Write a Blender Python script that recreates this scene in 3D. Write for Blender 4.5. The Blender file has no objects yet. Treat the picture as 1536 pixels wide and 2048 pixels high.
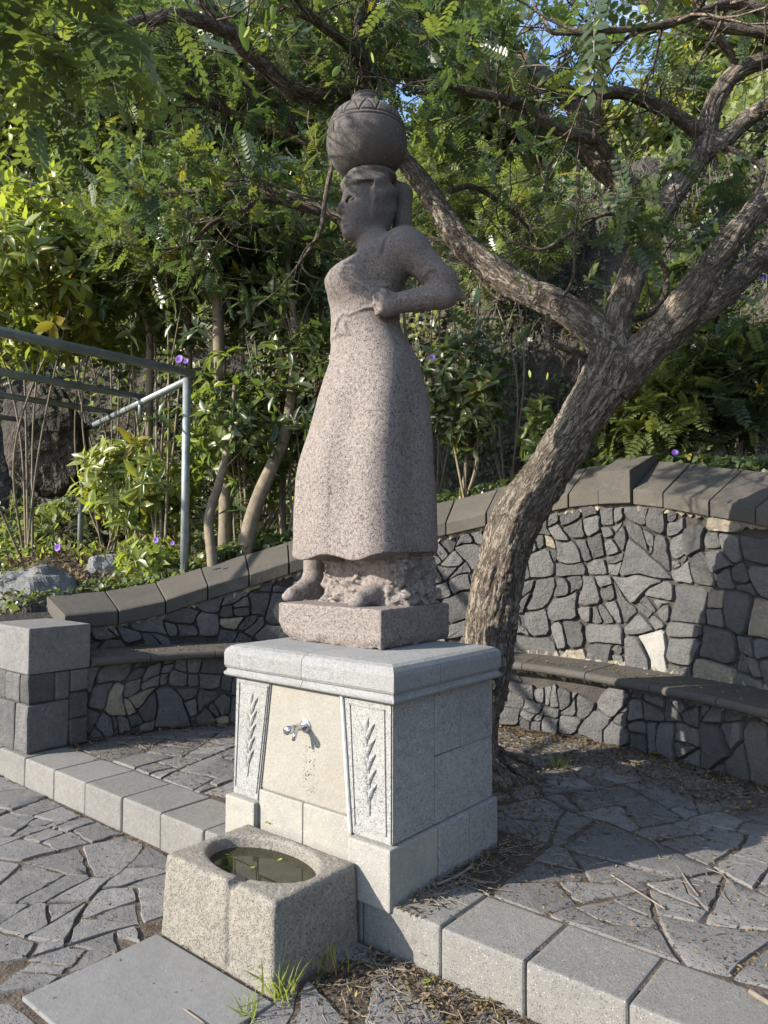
import bpy, bmesh, math, random
import numpy as np
from mathutils import Vector, Matrix
rng = np.random.default_rng(7); random.seed(7)
S = bpy.context.scene; COL = S.collection
# ------------------------------------------------------------ camera, sky, sun, exposure
CAM = np.array([1.849, -2.290, 1.42]); YAW, PITCH, ROLL, FPX = 0.6912, 0.0470, 0.0015, 1459.4
def cam_axes():
    f = np.array([-math.sin(YAW)*math.cos(PITCH), math.cos(YAW)*math.cos(PITCH), math.sin(PITCH)])
    r = np.array([math.cos(YAW), math.sin(YAW), 0.]); u = np.cross(r, f)
    return r*math.cos(ROLL)+u*math.sin(ROLL), -r*math.sin(ROLL)+u*math.cos(ROLL), f
CR, CU, CF = cam_axes()
cd = bpy.data.cameras.new('camera'); cam = bpy.data.objects.new('camera', cd); COL.objects.link(cam)
cd.sensor_fit = 'VERTICAL'; cd.sensor_height = 24.; cd.lens = 24.*FPX/2048; cd.clip_end = 400; cd.clip_start = .05
M = Matrix(((CR[0], CU[0], -CF[0], CAM[0]), (CR[1], CU[1], -CF[1], CAM[1]), (CR[2], CU[2], -CF[2], CAM[2]), (0, 0, 0, 1)))
cam.matrix_world = M; S.camera = cam
SUN = np.array([-.60, -1.0, .57]); SUN = SUN/np.linalg.norm(SUN)
w = bpy.data.worlds.new('World'); S.world = w; w.use_nodes = True
nt = w.node_tree; sky = nt.nodes.new('ShaderNodeTexSky'); sky.sky_type = 'NISHITA'; sky.sun_disc = False
sky.sun_elevation = math.asin(SUN[2]); sky.sun_rotation = math.atan2(SUN[0], SUN[1]); sky.air_density = 1.0; sky.dust_density = .6; sky.ozone_density = 2.2
bg = nt.nodes['Background']; tcw = nt.nodes.new('ShaderNodeTexCoord'); mpw = nt.nodes.new('ShaderNodeMapping'); mpw.inputs['Scale'].default_value = (1, 1, 2.6); cn = nt.nodes.new('ShaderNodeTexNoise')
cn.inputs['Scale'].default_value = 2.3; cn.inputs['Detail'].default_value = 7; cn.inputs['Roughness'].default_value = .6; rw = nt.nodes.new('ShaderNodeValToRGB'); rw.color_ramp.elements[0].position = .48; rw.color_ramp.elements[1].position = .66
mw = nt.nodes.new('ShaderNodeMix'); mw.data_type = 'RGBA'; mw.inputs[7].default_value = (3.2, 3.5, 4.1, 1)
for a_, b_ in ((tcw.outputs['Generated'], mpw.inputs[0]), (mpw.outputs[0], cn.inputs['Vector']), (cn.outputs['Fac'], rw.inputs[0]), (rw.outputs[0], mw.inputs[0]), (sky.outputs[0], mw.inputs[6]), (mw.outputs[2], bg.inputs[0])): nt.links.new(a_, b_); bg.inputs[1].default_value = 0.15
ld = bpy.data.lights.new('sun', 'SUN'); ld.energy = 4.0; ld.angle = math.radians(.55); ld.color = (1, .92, .81)
lo = bpy.data.objects.new('sun', ld); COL.objects.link(lo); lo.rotation_euler = Vector(SUN).to_track_quat('Z', 'Y').to_euler()
S.view_settings.view_transform = 'Standard'; S.view_settings.look = 'None'; S.view_settings.gamma = 1
S.view_settings.use_curve_mapping = False; S.view_settings.exposure = 1.55
S.cycles.max_bounces = 7; S.cycles.transparent_max_bounces = 6

def at(px, py, d):
    """point at distance d (metres, along the viewing axis) that the photograph shows at px, py"""
    return CAM + d*(CF + CR*(px-768)/FPX - CU*(py-1024)/FPX)
def atz(px, py, z):
    v = CF + CR*(px-768)/FPX - CU*(py-1024)/FPX
    return CAM + v*((z-CAM[2])/v[2])

# ------------------------------------------------------------ helpers
def tag(o, label=None, cat=None, group=None, kind=None):
    if label: o['label'] = label
    if cat: o['category'] = cat
    if group: o['group'] = group
    if kind: o['kind'] = kind
    return o
def empty(name, loc=(0, 0, 0)):
    o = bpy.data.objects.new(name, None); o.location = Vector(loc); o.empty_display_size = .1; COL.objects.link(o); return o
def link(name, me, mat=None, parent=None, smooth=None, loc=None):
    o = bpy.data.objects.new(name, me); COL.objects.link(o)
    if mat is not None and not me.materials: me.materials.append(mat)
    if smooth is not None: me.polygons.foreach_set('use_smooth', [smooth]*len(me.polygons))
    if loc is not None: o.location = Vector(loc)
    if parent is not None:
        o.parent = parent; o.matrix_parent_inverse = Matrix.Translation(-world_loc(parent))
    return o
def world_loc(o):
    v = Vector(o.location)
    if o.parent is not None and o.matrix_parent_inverse == Matrix.Identity(4): v = v + world_loc(o.parent)
    return v
def mesh_np(name, V, faces, tint=None, uv=None):
    """V (n,3); faces: list of (m,k) int arrays"""
    me = bpy.data.meshes.new(name); V = np.ascontiguousarray(V, np.float32)
    me.vertices.add(len(V)); me.vertices.foreach_set('co', V.ravel())
    faces = [np.asarray(f, np.int32) for f in faces if len(f)]
    nl = sum(f.size for f in faces); npoly = sum(len(f) for f in faces)
    me.loops.add(nl); me.polygons.add(npoly)
    li = np.concatenate([f.ravel() for f in faces]); me.loops.foreach_set('vertex_index', li)
    tot = np.concatenate([np.full(len(f), f.shape[1], np.int32) for f in faces])
    st = np.concatenate([[0], np.cumsum(tot)[:-1]]).astype(np.int32)
    me.polygons.foreach_set('loop_start', st); me.polygons.foreach_set('loop_total', tot)
    if tint is not None:
        a = me.attributes.new('tint', 'FLOAT', 'POINT'); a.data.foreach_set('value', np.asarray(tint, np.float32))
    if uv is not None:
        a = me.attributes.new('bark', 'FLOAT_VECTOR', 'POINT'); a.data.foreach_set('vector', np.asarray(uv, np.float32).ravel())
    me.update(calc_edges=True); me.validate(); return me
# value noise
def _h(i, j, k):
    n = (i*374761393 + j*668265263 + k*2147483647) & 0xffffffff
    n = ((n ^ (n >> 13))*1274126177) & 0xffffffff
    return ((n ^ (n >> 16)) & 0xffff)/32767.5 - 1
def vnoise(x, y, z):
    x, y, z = np.broadcast_arrays(np.asarray(x, float), np.asarray(y, float), np.asarray(z, float))
    xi, yi, zi = [np.floor(a).astype(np.int64) for a in (x, y, z)]
    fx, fy, fz = x-xi, y-yi, z-zi; fx, fy, fz = [t*t*(3-2*t) for t in (fx, fy, fz)]
    r = 0
    for a in (0, 1):
        for b in (0, 1):
            for c in (0, 1):
                r = r + _h(xi+a, yi+b, zi+c)*(fx if a else 1-fx)*(fy if b else 1-fy)*(fz if c else 1-fz)
    return r
def fbm(x, y, z, o=3):
    r = 0; a = 1.
    for k in range(o): r = r + a*vnoise(x*2**k+k*17.3, y*2**k+k*5.1, z*2**k); a *= .5
    return r

# ------------------------------------------------------------ materials
class NB:
    def __init__(s, name):
        s.m = bpy.data.materials.new(name); s.m.use_nodes = True; s.t = s.m.node_tree; s.n = s.t.nodes
        s.b = s.n['Principled BSDF']; s.out = s.n['Material Output']
    def new(s, ty, **kw):
        n = s.n.new(ty)
        for k, v in kw.items(): setattr(n, k, v)
        return n
    def l(s, a, b): s.t.links.new(a, b)
    def coord(s, scale=(1, 1, 1)):
        tc = s.new('ShaderNodeTexCoord'); oi = s.new('ShaderNodeObjectInfo')
        mul = s.new('ShaderNodeMath', operation='MULTIPLY'); mul.inputs[1].default_value = 37.
        s.l(oi.outputs['Random'], mul.inputs[0])
        ad = s.new('ShaderNodeVectorMath', operation='ADD'); s.l(tc.outputs['Object'], ad.inputs[0]); s.l(mul.outputs[0], ad.inputs[1])
        mp = s.new('ShaderNodeMapping'); mp.inputs['Scale'].default_value = scale; s.l(ad.outputs[0], mp.inputs[0])
        s.rnd = oi.outputs['Random']; s.obj = tc.outputs['Object']; return mp.outputs[0]
    def noise(s, co, sc, det=4, rough=.6, dist=0):
        n = s.new('ShaderNodeTexNoise'); n.inputs['Scale'].default_value = sc; n.inputs['Detail'].default_value = det
        n.inputs['Roughness'].default_value = rough; n.inputs['Distortion'].default_value = dist; s.l(co, n.inputs['Vector']); return n.outputs['Fac']
    def vor(s, co, sc, feat='F1', rnd=1):
        n = s.new('ShaderNodeTexVoronoi', feature=feat); n.inputs['Scale'].default_value = sc; n.inputs['Randomness'].default_value = rnd
        s.l(co, n.inputs['Vector']); return n
    def ramp(s, f, *st):
        n = s.new('ShaderNodeValToRGB'); e = n.color_ramp.elements
        while len(e) < len(st): e.new(.5)
        for q, (p, c) in zip(e, st):
            q.position = p; q.color = (c, c, c, 1) if not hasattr(c, '__len__') else (*c, 1)
        s.l(f, n.inputs[0]); return n.outputs[0]
    def mix(s, f, a, b, mode='MIX'):
        n = s.new('ShaderNodeMix', data_type='RGBA', blend_type=mode)
        for k, v in ((0, f), (6, a), (7, b)):
            if hasattr(v, 'is_output'): s.l(v, n.inputs[k])
            elif k == 0: n.inputs[0].default_value = v
            else: n.inputs[k].default_value = (*v, 1)
        return n.outputs[2]
    def math(s, op, a, b=0.):
        n = s.new('ShaderNodeMath', operation=op)
        for k, v in ((0, a), (1, b)):
            if hasattr(v, 'is_output'): s.l(v, n.inputs[k])
            else: n.inputs[k].default_value = v
        return n.outputs[0]
    def bump(s, h, st, dist, prev=None):
        n = s.new('ShaderNodeBump'); n.inputs['Strength'].default_value = st; n.inputs['Distance'].default_value = dist
        s.l(h, n.inputs['Height'])
        if prev is not None: s.l(prev, n.inputs['Normal'])
        return n.outputs[0]
    def done(s, col, rough=.85, normal=None, spec=.3):
        if hasattr(col, 'is_output'): s.l(col, s.b.inputs['Base Color'])
        else: s.b.inputs['Base Color'].default_value = (*col, 1)
        if hasattr(rough, 'is_output'): s.l(rough, s.b.inputs['Roughness'])
        else: s.b.inputs['Roughness'].default_value = rough
        s.b.inputs['Specular IOR Level'].default_value = spec
        if normal is not None: s.l(normal, s.b.inputs['Normal'])
        return s.m
def stone(name, c0, c1, dark, light, sp=110, dens=.30, lite=.0, bump=.5, var=0., grain=.004, tan=None, tanamt=0., rough=.85, stain=None, stainamt=.5, topdark=None):
    """grained stone: two tones, dark pits and pale crystals, per-stone variation"""
    b = NB(name); co = b.coord()
    big = b.noise(co, 3.2, 5, .65); mid = b.noise(co, 22, 4, .6)
    col = b.mix(b.ramp(big, (.32, 0), (.68, 1)), c0, c1)
    col = b.mix(b.math('MULTIPLY', b.ramp(mid, (.35, 0), (.7, 1)), .5), col, [x*.72 for x in c0])
    v = b.vor(co, sp); v2 = b.vor(co, sp*.43)
    wn = b.noise(co, sp*.35, 3, .7)
    pit = b.math('MULTIPLY', b.ramp(v.outputs['Distance'], (dens*.75, 1), (dens*1.25, 0)), b.ramp(wn, (.42, 0), (.58, 1)))
    col = b.mix(pit, col, dark)
    if lite:
        vl = b.vor(co, sp*.8); lt = b.math('MULTIPLY', b.ramp(vl.outputs['Distance'], (lite*.8, 1), (lite*1.3, 0)), b.ramp(wn, (.40, 1), (.55, 0)))
        col = b.mix(lt, col, light)
    if stain is not None:
        sn = b.noise(co, 1.6, 6, .7, .6); col = b.mix(b.math('MULTIPLY', b.ramp(sn, (.46, 0), (.66, 1)), stainamt), col, stain)
    if topdark is not None:                       # darker towards the top, with a noisy edge
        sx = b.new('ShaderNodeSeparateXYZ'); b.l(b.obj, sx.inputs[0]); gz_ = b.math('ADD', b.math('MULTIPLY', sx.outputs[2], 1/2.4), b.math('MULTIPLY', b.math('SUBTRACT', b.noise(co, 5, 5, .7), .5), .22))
        col = b.mix(b.math('MULTIPLY', b.ramp(gz_, (topdark[0]/2.4, 0), (topdark[1]/2.4, 1)), topdark[2]), col, (.062, .054, .05))
    if var:
        rv = b.math('ADD', b.math('MULTIPLY', b.rnd, var), 1-var*.5)
        col = b.mix(1.0, col, rv, 'MULTIPLY')
    if tan is not None:
        f = b.ramp(b.math('FRACT', b.math('MULTIPLY', b.rnd, 7.31)), (1-tanamt, 0), (1-tanamt+.01, 1))
        col = b.mix(f, col, b.mix(b.math('MULTIPLY', pit, .5), b.mix(b.ramp(mid, (.3, 0), (.7, 1)), tan, [x*.7 for x in tan]), dark))
    h = b.math('SUBTRACT', b.math('ADD', b.math('MULTIPLY', b.noise(co, 60, 6, .7), .6), b.math('MULTIPLY', b.noise(co, 14, 5, .6), .9)), b.math('MULTIPLY', pit, .5))
    return b.done(col, rough, b.bump(h, bump, grain*2.2), .25)
M_plinth = stone('plinth_stone', (.255, .253, .242), (.205, .208, .206), (.075, .08, .09), (.46, .45, .42), 135, .38, .22, .45, .12, stain=(.30, .285, .24), stainamt=.35)
M_cap = stone('cap_stone', (.22,.22,.216), (.175, .18, .183), (.06, .065, .07), (.36, .36, .35), 150, .30, .22, .5, .1, stain=(.20, .195, .18), stainamt=.6)
M_panel = stone('panel_stone', (.25, .24, .213), (.215, .208, .19), (.15, .145, .13), (.5, .48, .42), 120, .26, .18, .4, .05, stain=(.34, .31, .24), stainamt=.4)
M_statue = stone('statue_stone', (.205, .175, .158), (.165, .143, .13), (.03, .028, .03), (.36, .33, .31), 185, .42, .24, .6, 0, stain=(.18, .15, .135), stainamt=.4, topdark=(1.35, 2.15, .62))
M_jar = stone('jar_stone', (.10, .087, .078), (.075, .066, .06), (.04, .038, .036), (.33, .3, .27), 110, .30, .18, .5, 0, stain=(.10, .09, .085), stainamt=.6)
M_basin = stone('basin_stone', (.225, .206, .17), (.18, .167, .145), (.08, .075, .068), (.30, .275, .225), 190, .33, .22, 1., 0, .006, stain=(.22, .20, .17), stainamt=.5)
M_basalt = stone('wall_stone', (.088, .088, .088), (.128, .124, .118), (.04, .04, .042), (.25, .24, .22), 70, .18, .12, 1., .6, .013, tan=(.27, .235, .18), tanamt=.06)
M_pave = stone('paving_basalt', (.125, .121, .117), (.162, .156, .148), (.05, .05, .05), (.34, .33, .31), 90, .28, .10, .7, .45, .005, stain=(.11, .105, .10), stainamt=.5)
M_kerb = stone('kerb_stone', (.168, .161, .145), (.135, .132, .124), (.075, .075, .07), (.33, .31, .28), 130, .3, .2, .5, .12, stain=(.17, .165, .155), stainamt=.5)
M_cope = stone('coping_stone', (.076, .070, .060), (.062, .058, .052), (.035, .034, .03), (.22, .20, .17), 90, .24, .14, .5, .2, stain=(.10, .087, .066), stainamt=.5)
M_slab = stone('slab_stone', (.165, .162, .156), (.142, .14, .137), (.12, .12, .12), (.34, .33, .3), 130, .25, .12, .35, .1)
M_boulder = stone('boulder_stone', (.20, .20, .20), (.13, .13, .13), (.06, .06, .06), (.3, .3, .28), 50, .2, .1, 1., .3, .01)
def simple(name, c0, c1, sc=6, bump=.5, bd=.01, rough=.9, det=6, spec=.2):
    b = NB(name); co = b.coord(); n = b.noise(co, sc, det, .65); n2 = b.noise(co, sc*7, 4, .6)
    return b.done(b.mix(b.ramp(n, (.35, 0), (.65, 1)), c0, c1), rough, b.bump(b.math('ADD', n, b.math('MULTIPLY', n2, .5)), bump, bd), spec)
M_mortar = simple('lime_mortar', (.30, .26, .18), (.11, .10, .085), 9, 1, .02)
M_darkmortar = simple('dark_joint', (.035, .032, .03), (.06, .054, .046), 9, 1, .02)  # dark mortar, the shadow inside the joints put into its colour
M_whitemortar = simple('white_mortar', (.52, .52, .50), (.42, .42, .4), 20, .6, .004)
M_soil = simple('soil', (.055, .043, .034), (.10, .08, .062), 12, 1, .02)
M_cliff = simple('cliff_rock', (.03, .028, .025), (.075, .064, .048), 1.3, 1, .25)
M_litter = simple('leaf_litter', (.085, .058, .04), (.22, .16, .10), 40, .3, .003)
M_straw = simple('dry_stalk', (.20, .17, .13), (.12, .10, .08), 12, .3, .002)
M_stem = simple('stem_bark', (.20, .165, .12), (.12, .10, .075), 14, .8, .006)
M_vine = simple('dry_vine', (.16, .135, .11), (.09, .075, .06), 20, .5, .004)
M_metal = simple('chrome', (.62, .62, .62), (.55, .55, .55), 20, .05, .001, .22, spec=.5); M_metal.node_tree.nodes['Principled BSDF'].inputs['Metallic'].default_value = 1
M_tube = simple('galvanised_tube', (.27, .30, .31), (.17, .195, .20), 9, .3, .001, .42, spec=.5); M_tube.node_tree.nodes['Principled BSDF'].inputs['Metallic'].default_value = .35
def bark(name, crest, mid, fiss, sc=1.):
    b = NB(name); at_ = b.new('ShaderNodeAttribute', attribute_name='bark')
    mp = b.new('ShaderNodeMapping'); mp.inputs['Scale'].default_value = (34*sc, 9*sc, 1); b.l(at_.outputs['Vector'], mp.inputs[0])
    nz = b.new('ShaderNodeTexNoise'); nz.inputs['Scale'].default_value = 1.2; nz.inputs['Detail'].default_value = 4; b.l(mp.outputs[0], nz.inputs['Vector'])
    ad = b.mix(.35, mp.outputs[0], nz.outputs['Color'], 'ADD')
    r1 = b.math('ABSOLUTE', b.math('SUBTRACT', b.noise(ad, .55, 4, .62, .6), .5)); r2 = b.math('ABSOLUTE', b.math('SUBTRACT', b.noise(ad, 1.35, 3, .6, .8), .5))
    fi = b.math('MINIMUM', b.ramp(r1, (.0, 0), (.055, 1)), b.ramp(r2, (.0, .25), (.05, 1)))
    co = b.coord(); n1 = b.noise(co, 5, 5, .7); n2 = b.noise(mp.outputs[0], 3., 6, .75)
    col = b.mix(b.ramp(n1, (.35, 0), (.65, 1)), crest, mid); col = b.mix(b.math('MULTIPLY', b.ramp(n2, (.35, 1), (.6, 0)), .7), col, mid)
    col = b.mix(fi, fiss, col)
    h = b.math('ADD', b.math('MULTIPLY', fi, 1.), b.math('MULTIPLY', n2, .9))
    return b.done(col, .92, b.bump(h, 1., .012/sc), .15)
M_bark = bark('tree_bark', (.29, .25, .20), (.17, .145, .115), (.055, .042, .033))
M_bark2 = bark('branch_bark', (.25, .205, .155), (.15, .12, .09), (.05, .04, .032), 2.)
def leafmat(name, c0, c1, c2, trans=.48, rough=.36, spec=.5):
    b = NB(name); a = b.new('ShaderNodeAttribute', attribute_name='tint')
    r = b.new('ShaderNodeValToRGB'); e = r.color_ramp.elements; e.new(.5); e.new(.95)
    for q, (p, c) in zip(e, ((0, c0), (.5, c1), (.9, c2), (1., (.22, .19, .035)))): q.position = p; q.color = (*c, 1)
    b.l(a.outputs['Fac'], r.inputs[0]); col = r.outputs[0]
    b.l(col, b.b.inputs['Base Color']); b.b.inputs['Roughness'].default_value = rough; b.b.inputs['Specular IOR Level'].default_value = spec
    tr = b.new('ShaderNodeBsdfTranslucent'); b.l(b.mix(1., col, (1.45, 1.45, .6), 'MULTIPLY'), tr.inputs[0])
    mx = b.new('ShaderNodeMixShader'); mx.inputs[0].default_value = trans
    b.l(b.b.outputs[0], mx.inputs[1]); b.l(tr.outputs[0], mx.inputs[2]); b.l(mx.outputs[0], b.out.inputs[0]); return b.m
M_leaf_tree = leafmat('pinnate_leaf', (.042, .072, .045), (.072, .105, .05), (.14, .17, .055))
M_leaf_shrub = leafmat('broad_leaf', (.075, .115, .04), (.14, .185, .05), (.25, .29, .08))
M_leaf_dark = leafmat('dark_leaf', (.042, .068, .036), (.07, .10, .045), (.13, .165, .06))
M_leaf_hill = leafmat('hill_leaf', (.08, .115, .05), (.14, .175, .07), (.22, .25, .11))
M_leaf_ivy = leafmat('ivy_leaf', (.05, .085, .045), (.09, .125, .06), (.15, .18, .08))
M_leaf_dry = leafmat('dry_leaf', (.055, .04, .028), (.11, .08, .052), (.20, .15, .09), .15, .8, .1)
M_pod = leafmat('pod', (.20, .26, .05), (.26, .33, .06), (.33, .38, .09), .45, .45)
M_flower = leafmat('flower', (.13, .06, .36), (.17, .07, .42), (.22, .09, .40), .3, .5)

# ------------------------------------------------------------ surface nets
def surface_nets(D, org, h):
    sgn = D < 0
    c = [sgn[i:sgn.shape[0]-1+i, j:sgn.shape[1]-1+j, k:sgn.shape[2]-1+k] for i in (0, 1) for j in (0, 1) for k in (0, 1)]
    cnt = sum(a.astype(np.int8) for a in c); act = (cnt > 0) & (cnt < 8)
    I = np.argwhere(act); idx = -np.ones(act.shape, np.int64); idx[act] = np.arange(len(I))
    offs = [(i, j, k) for i in (0, 1) for j in (0, 1) for k in (0, 1)]
    val = {o: D[I[:, 0]+o[0], I[:, 1]+o[1], I[:, 2]+o[2]] for o in offs}
    acc = np.zeros((len(I), 3)); n = np.zeros(len(I))
    for a in offs:
        for ax in range(3):
            if a[ax] == 0:
                b = list(a); b[ax] = 1; b = tuple(b)
                va, vb = val[a], val[b]; m = (va < 0) != (vb < 0); t = va[m]/(va[m]-vb[m])
                p = np.tile(np.array(a, float), (m.sum(), 1)); p[:, ax] = t
                acc[m] += p; n[m] += 1
    V = (I + acc/n[:, None])*h + np.array(org)
    F = []
    for ax in range(3):
        s0 = [slice(None)]*3; s1 = [slice(None)]*3; s0[ax] = slice(0, -1); s1[ax] = slice(1, None)
        A = sgn[tuple(s0)]; B = sgn[tuple(s1)]; e = np.argwhere(A != B); fl = A[tuple(e.T)]
        o1, o2 = [(1, 2), (2, 0), (0, 1)][ax]
        ok = (e[:, o1] > 0) & (e[:, o2] > 0) & (e[:, o1] < act.shape[o1]) & (e[:, o2] < act.shape[o2]) & (e[:, ax] < act.shape[ax]); e = e[ok]; fl = fl[ok]
        def g(d1, d2):
            q = e.copy(); q[:, o1] += d1; q[:, o2] += d2; return idx[tuple(q.T)]
        q = np.stack([g(-1, -1), g(0, -1), g(0, 0), g(-1, 0)], 1); q[~fl] = q[~fl][:, ::-1]; F.append(q)
    return V, np.concatenate(F)
class SDF:
    def __init__(s, lo, hi, h):
        s.lo = np.array(lo, float); s.h = h; s.n = (np.ceil((np.array(hi)-s.lo)/h)+1).astype(int)
        s.D = np.full(s.n, .08, np.float32)
    def box(s, lo, hi, m=.03):
        a = np.clip(np.floor((np.array(lo)-m-s.lo)/s.h), 0, s.n-1).astype(int); b = np.clip(np.ceil((np.array(hi)+m-s.lo)/s.h)+1, 1, s.n).astype(int)
        sl = tuple(slice(i, j) for i, j in zip(a, b))
        ax = [s.lo[k]+np.arange(a[k], b[k])*s.h for k in range(3)]
        return sl, ax[0][:, None, None], ax[1][None, :, None], ax[2][None, None, :]
    def add(s, f, lo, hi, k=.02, sub=False):
        sl, X, Y, Z = s.box(lo, hi, .03+k); d = f(X, Y, Z).astype(np.float32); o = s.D[sl]
        if sub: d = -d; t = np.clip(.5-.5*(o-d)/max(k, 1e-6), 0, 1); s.D[sl] = o*(1-t)+d*t + k*t*(1-t)
        else: t = np.clip(.5+.5*(o-d)/max(k, 1e-6), 0, 1); s.D[sl] = o*(1-t)+d*t - k*t*(1-t)
    def ell(s, c, r, k=.02, R=None, sub=False):
        c = np.array(c, float); r = np.array(r, float); m = r.max() if R is not None else r
        def f(X, Y, Z):
            x, y, z = X-c[0], Y-c[1], Z-c[2]
            if R is not None: x, y = x*R[0][0]+y*R[0][1], x*R[1][0]+y*R[1][1]
            q = np.sqrt((x/r[0])**2+(y/r[1])**2+(z/r[2])**2)+1e-6; g = np.sqrt((x/r[0]**2)**2+(y/r[1]**2)**2+(z/r[2]**2)**2)+1e-6
            return q*(q-1)/g
        s.add(f, c-m, c+m, k, sub)
    def cap(s, a, b, ra, rb, k=.02, sub=False):
        a = np.array(a, float); b = np.array(b, float); ab = b-a; L2 = ab@ab; R = max(ra, rb)
        def f(X, Y, Z):
            t = np.clip(((X-a[0])*ab[0]+(Y-a[1])*ab[1]+(Z-a[2])*ab[2])/L2, 0, 1)
            return np.sqrt((X-a[0]-ab[0]*t)**2+(Y-a[1]-ab[1]*t)**2+(Z-a[2]-ab[2]*t)**2)-(ra+(rb-ra)*t)
        s.add(f, np.minimum(a, b)-R, np.maximum(a, b)+R, k, sub)
    def mesh(s): return surface_nets(s.D, s.lo, s.h)
def poly_dist(X, Z, P):
    d = 9.
    for (x0, z0), (x1, z1) in zip(P[:-1], P[1:]):
        ax, az = x1-x0, z1-z0; t = np.clip(((X-x0)*ax+(Z-z0)*az)/(ax*ax+az*az+1e-9), 0, 1)
        d = np.minimum(d, np.hypot(X-x0-ax*t, Z-z0-az*t))
    return d
# ------------------------------------------------------------ solid builders
def rbox_mesh(name, x0, x1, y0, y1, z0, z1, bev=.008, seg=2, rough=0., cuts=0):
    bm = bmesh.new(); bmesh.ops.create_cube(bm, size=1)
    for v in bm.verts:
        v.co.x = (v.co.x)*(x1-x0); v.co.y = v.co.y*(y1-y0); v.co.z = v.co.z*(z1-z0)
    if bev: bmesh.ops.bevel(bm, geom=bm.edges[:], offset=bev, segments=seg, affect='EDGES', profile=.6)
    if cuts: bmesh.ops.subdivide_edges(bm, edges=[e for e in bm.edges if e.calc_length() > bev*3], cuts=cuts, use_grid_fill=True)
    if rough:
        o = (x0*7+z0*3, y0*5, z1)
        for v in bm.verts:
            p = v.co*9; v.co += v.co.normalized()*rough*float(vnoise(p.x+o[0], p.y+o[1], p.z+o[2]))
    me = bpy.data.meshes.new(name); bm.to_mesh(me); bm.free(); return me
def rbox(name, x0, x1, y0, y1, z0, z1, mat, parent=None, bev=.008, seg=2, rough=0., cuts=0, label=None):
    me = rbox_mesh(name, x0, x1, y0, y1, z0, z1, bev, seg, rough, cuts)
    o = link(name, me, mat, parent, False, ((x0+x1)/2, (y0+y1)/2, (z0+z1)/2))
    if label: o['label'] = label
    return o
def frame_from(d):
    d = d/np.linalg.norm(d); a = np.array([0, 0, 1.]) if abs(d[2]) < .9 else np.array([1., 0, 0])
    x = np.cross(a, d); x /= np.linalg.norm(x); return x, np.cross(d, x), d
def spline(P, R, step):
    """resample a polyline with Catmull-Rom"""
    P = np.array(P, float); R = np.array(R, float); Q = np.vstack([2*P[0]-P[1], P, 2*P[-1]-P[-2]]); out = []; rr = []
    for i in range(len(P)-1):
        n = max(2, int(np.linalg.norm(P[i+1]-P[i])/step)); t = np.linspace(0, 1, n, endpoint=False)[:, None]
        a, b, c, d = Q[i:i+4]
        out.append(.5*((2*b)+(c-a)*t+(2*a-5*b+4*c-d)*t**2+(3*b-a-3*c+d)*t**3)); rr.append(R[i]+(R[i+1]-R[i])*(t[:, 0]**2*(3-2*t[:, 0])))
    return np.vstack([*out, P[-1:]]), np.concatenate([*rr, R[-1:]])
def tube(P, R, seg=8, disp=None, cap=True, s0=0.):
    """returns V, quads, uv ; disp(angle, s, r) -> radial displacement"""
    P = np.asarray(P, float); n = len(P); T = np.gradient(P, axis=0); T /= np.linalg.norm(T, axis=1)[:, None]+1e-9
    x, y, _ = frame_from(T[0]); X = [x]
    for i in range(1, n):
        x = X[-1]-T[i]*(X[-1]@T[i]); X.append(x/np.linalg.norm(x))
    X = np.array(X); Y = np.cross(T, X); a = np.linspace(0, 2*np.pi, seg, endpoint=False)
    L = s0+np.concatenate([[0], np.cumsum(np.linalg.norm(np.diff(P, axis=0), axis=1))])
    r = np.repeat(np.asarray(R)[:, None], seg, 1)
    if disp is not None: r = r+disp(a[None, :], L[:, None], r)
    V = P[:, None, :]+r[..., None]*(np.cos(a)[None, :, None]*X[:, None, :]+np.sin(a)[None, :, None]*Y[:, None, :])
    i = np.arange(n-1)[:, None]*seg; j = np.arange(seg)[None, :]; j2 = (j+1) % seg
    F = np.stack([i+j, i+j2, i+seg+j2, i+seg+j], -1).reshape(-1, 4)
    rb = np.asarray(R).mean(); uv = np.stack([np.cos(a)[None, :]*rb+0*L[:, None], L[:, None]+0*a[None, :], np.sin(a)[None, :]*rb+0*L[:, None]], -1)
    # bark coordinates: x around (metres), y along
    uv = np.stack([np.abs(((a[None, :]+np.pi) % (2*np.pi))-np.pi)*rb+0*L[:, None], L[:, None]+0*a[None, :], np.zeros((n, seg))], -1)
    return V.reshape(-1, 3), F, uv.reshape(-1, 3)
class Bag:
    def __init__(s): s.V = []; s.F = {}; s.t = []; s.u = []; s.n = 0
    def add(s, V, F, t=0., u=None):
        F = np.asarray(F); s.F.setdefault(F.shape[1], []).append(F+s.n); s.V.append(V); s.n += len(V)
        s.t.append(np.full(len(V), t) if np.isscalar(t) else t); s.u.append(np.zeros((len(V), 3)) if u is None else u)
    def mesh(s, name, uv=False):
        return mesh_np(name, np.concatenate(s.V), [np.concatenate(f) for f in s.F.values()], np.concatenate(s.t), np.concatenate(s.u) if uv else None)
    def obj(s, name, mat, parent=None, smooth=True, uv=False):
        return link(name, s.mesh(name, uv), mat, parent, smooth)
def tube_obj(name, P, R, mat, parent=None, seg=12, capends=True, label=None):
    V, F, u = tube(P, R, seg); me = mesh_np(name, np.vstack([V, [P[0]], [P[-1]]]), [F, *( [np.stack([np.full(seg, len(V)), (np.arange(seg)+1) % seg, np.arange(seg)], 1), np.stack([np.full(seg, len(V)+1), len(V)-seg+np.arange(seg), len(V)-seg+(np.arange(seg)+1) % seg], 1)])])
    o = link(name, me, mat, parent, True)
    if label: o['label'] = label
    return o
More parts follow.
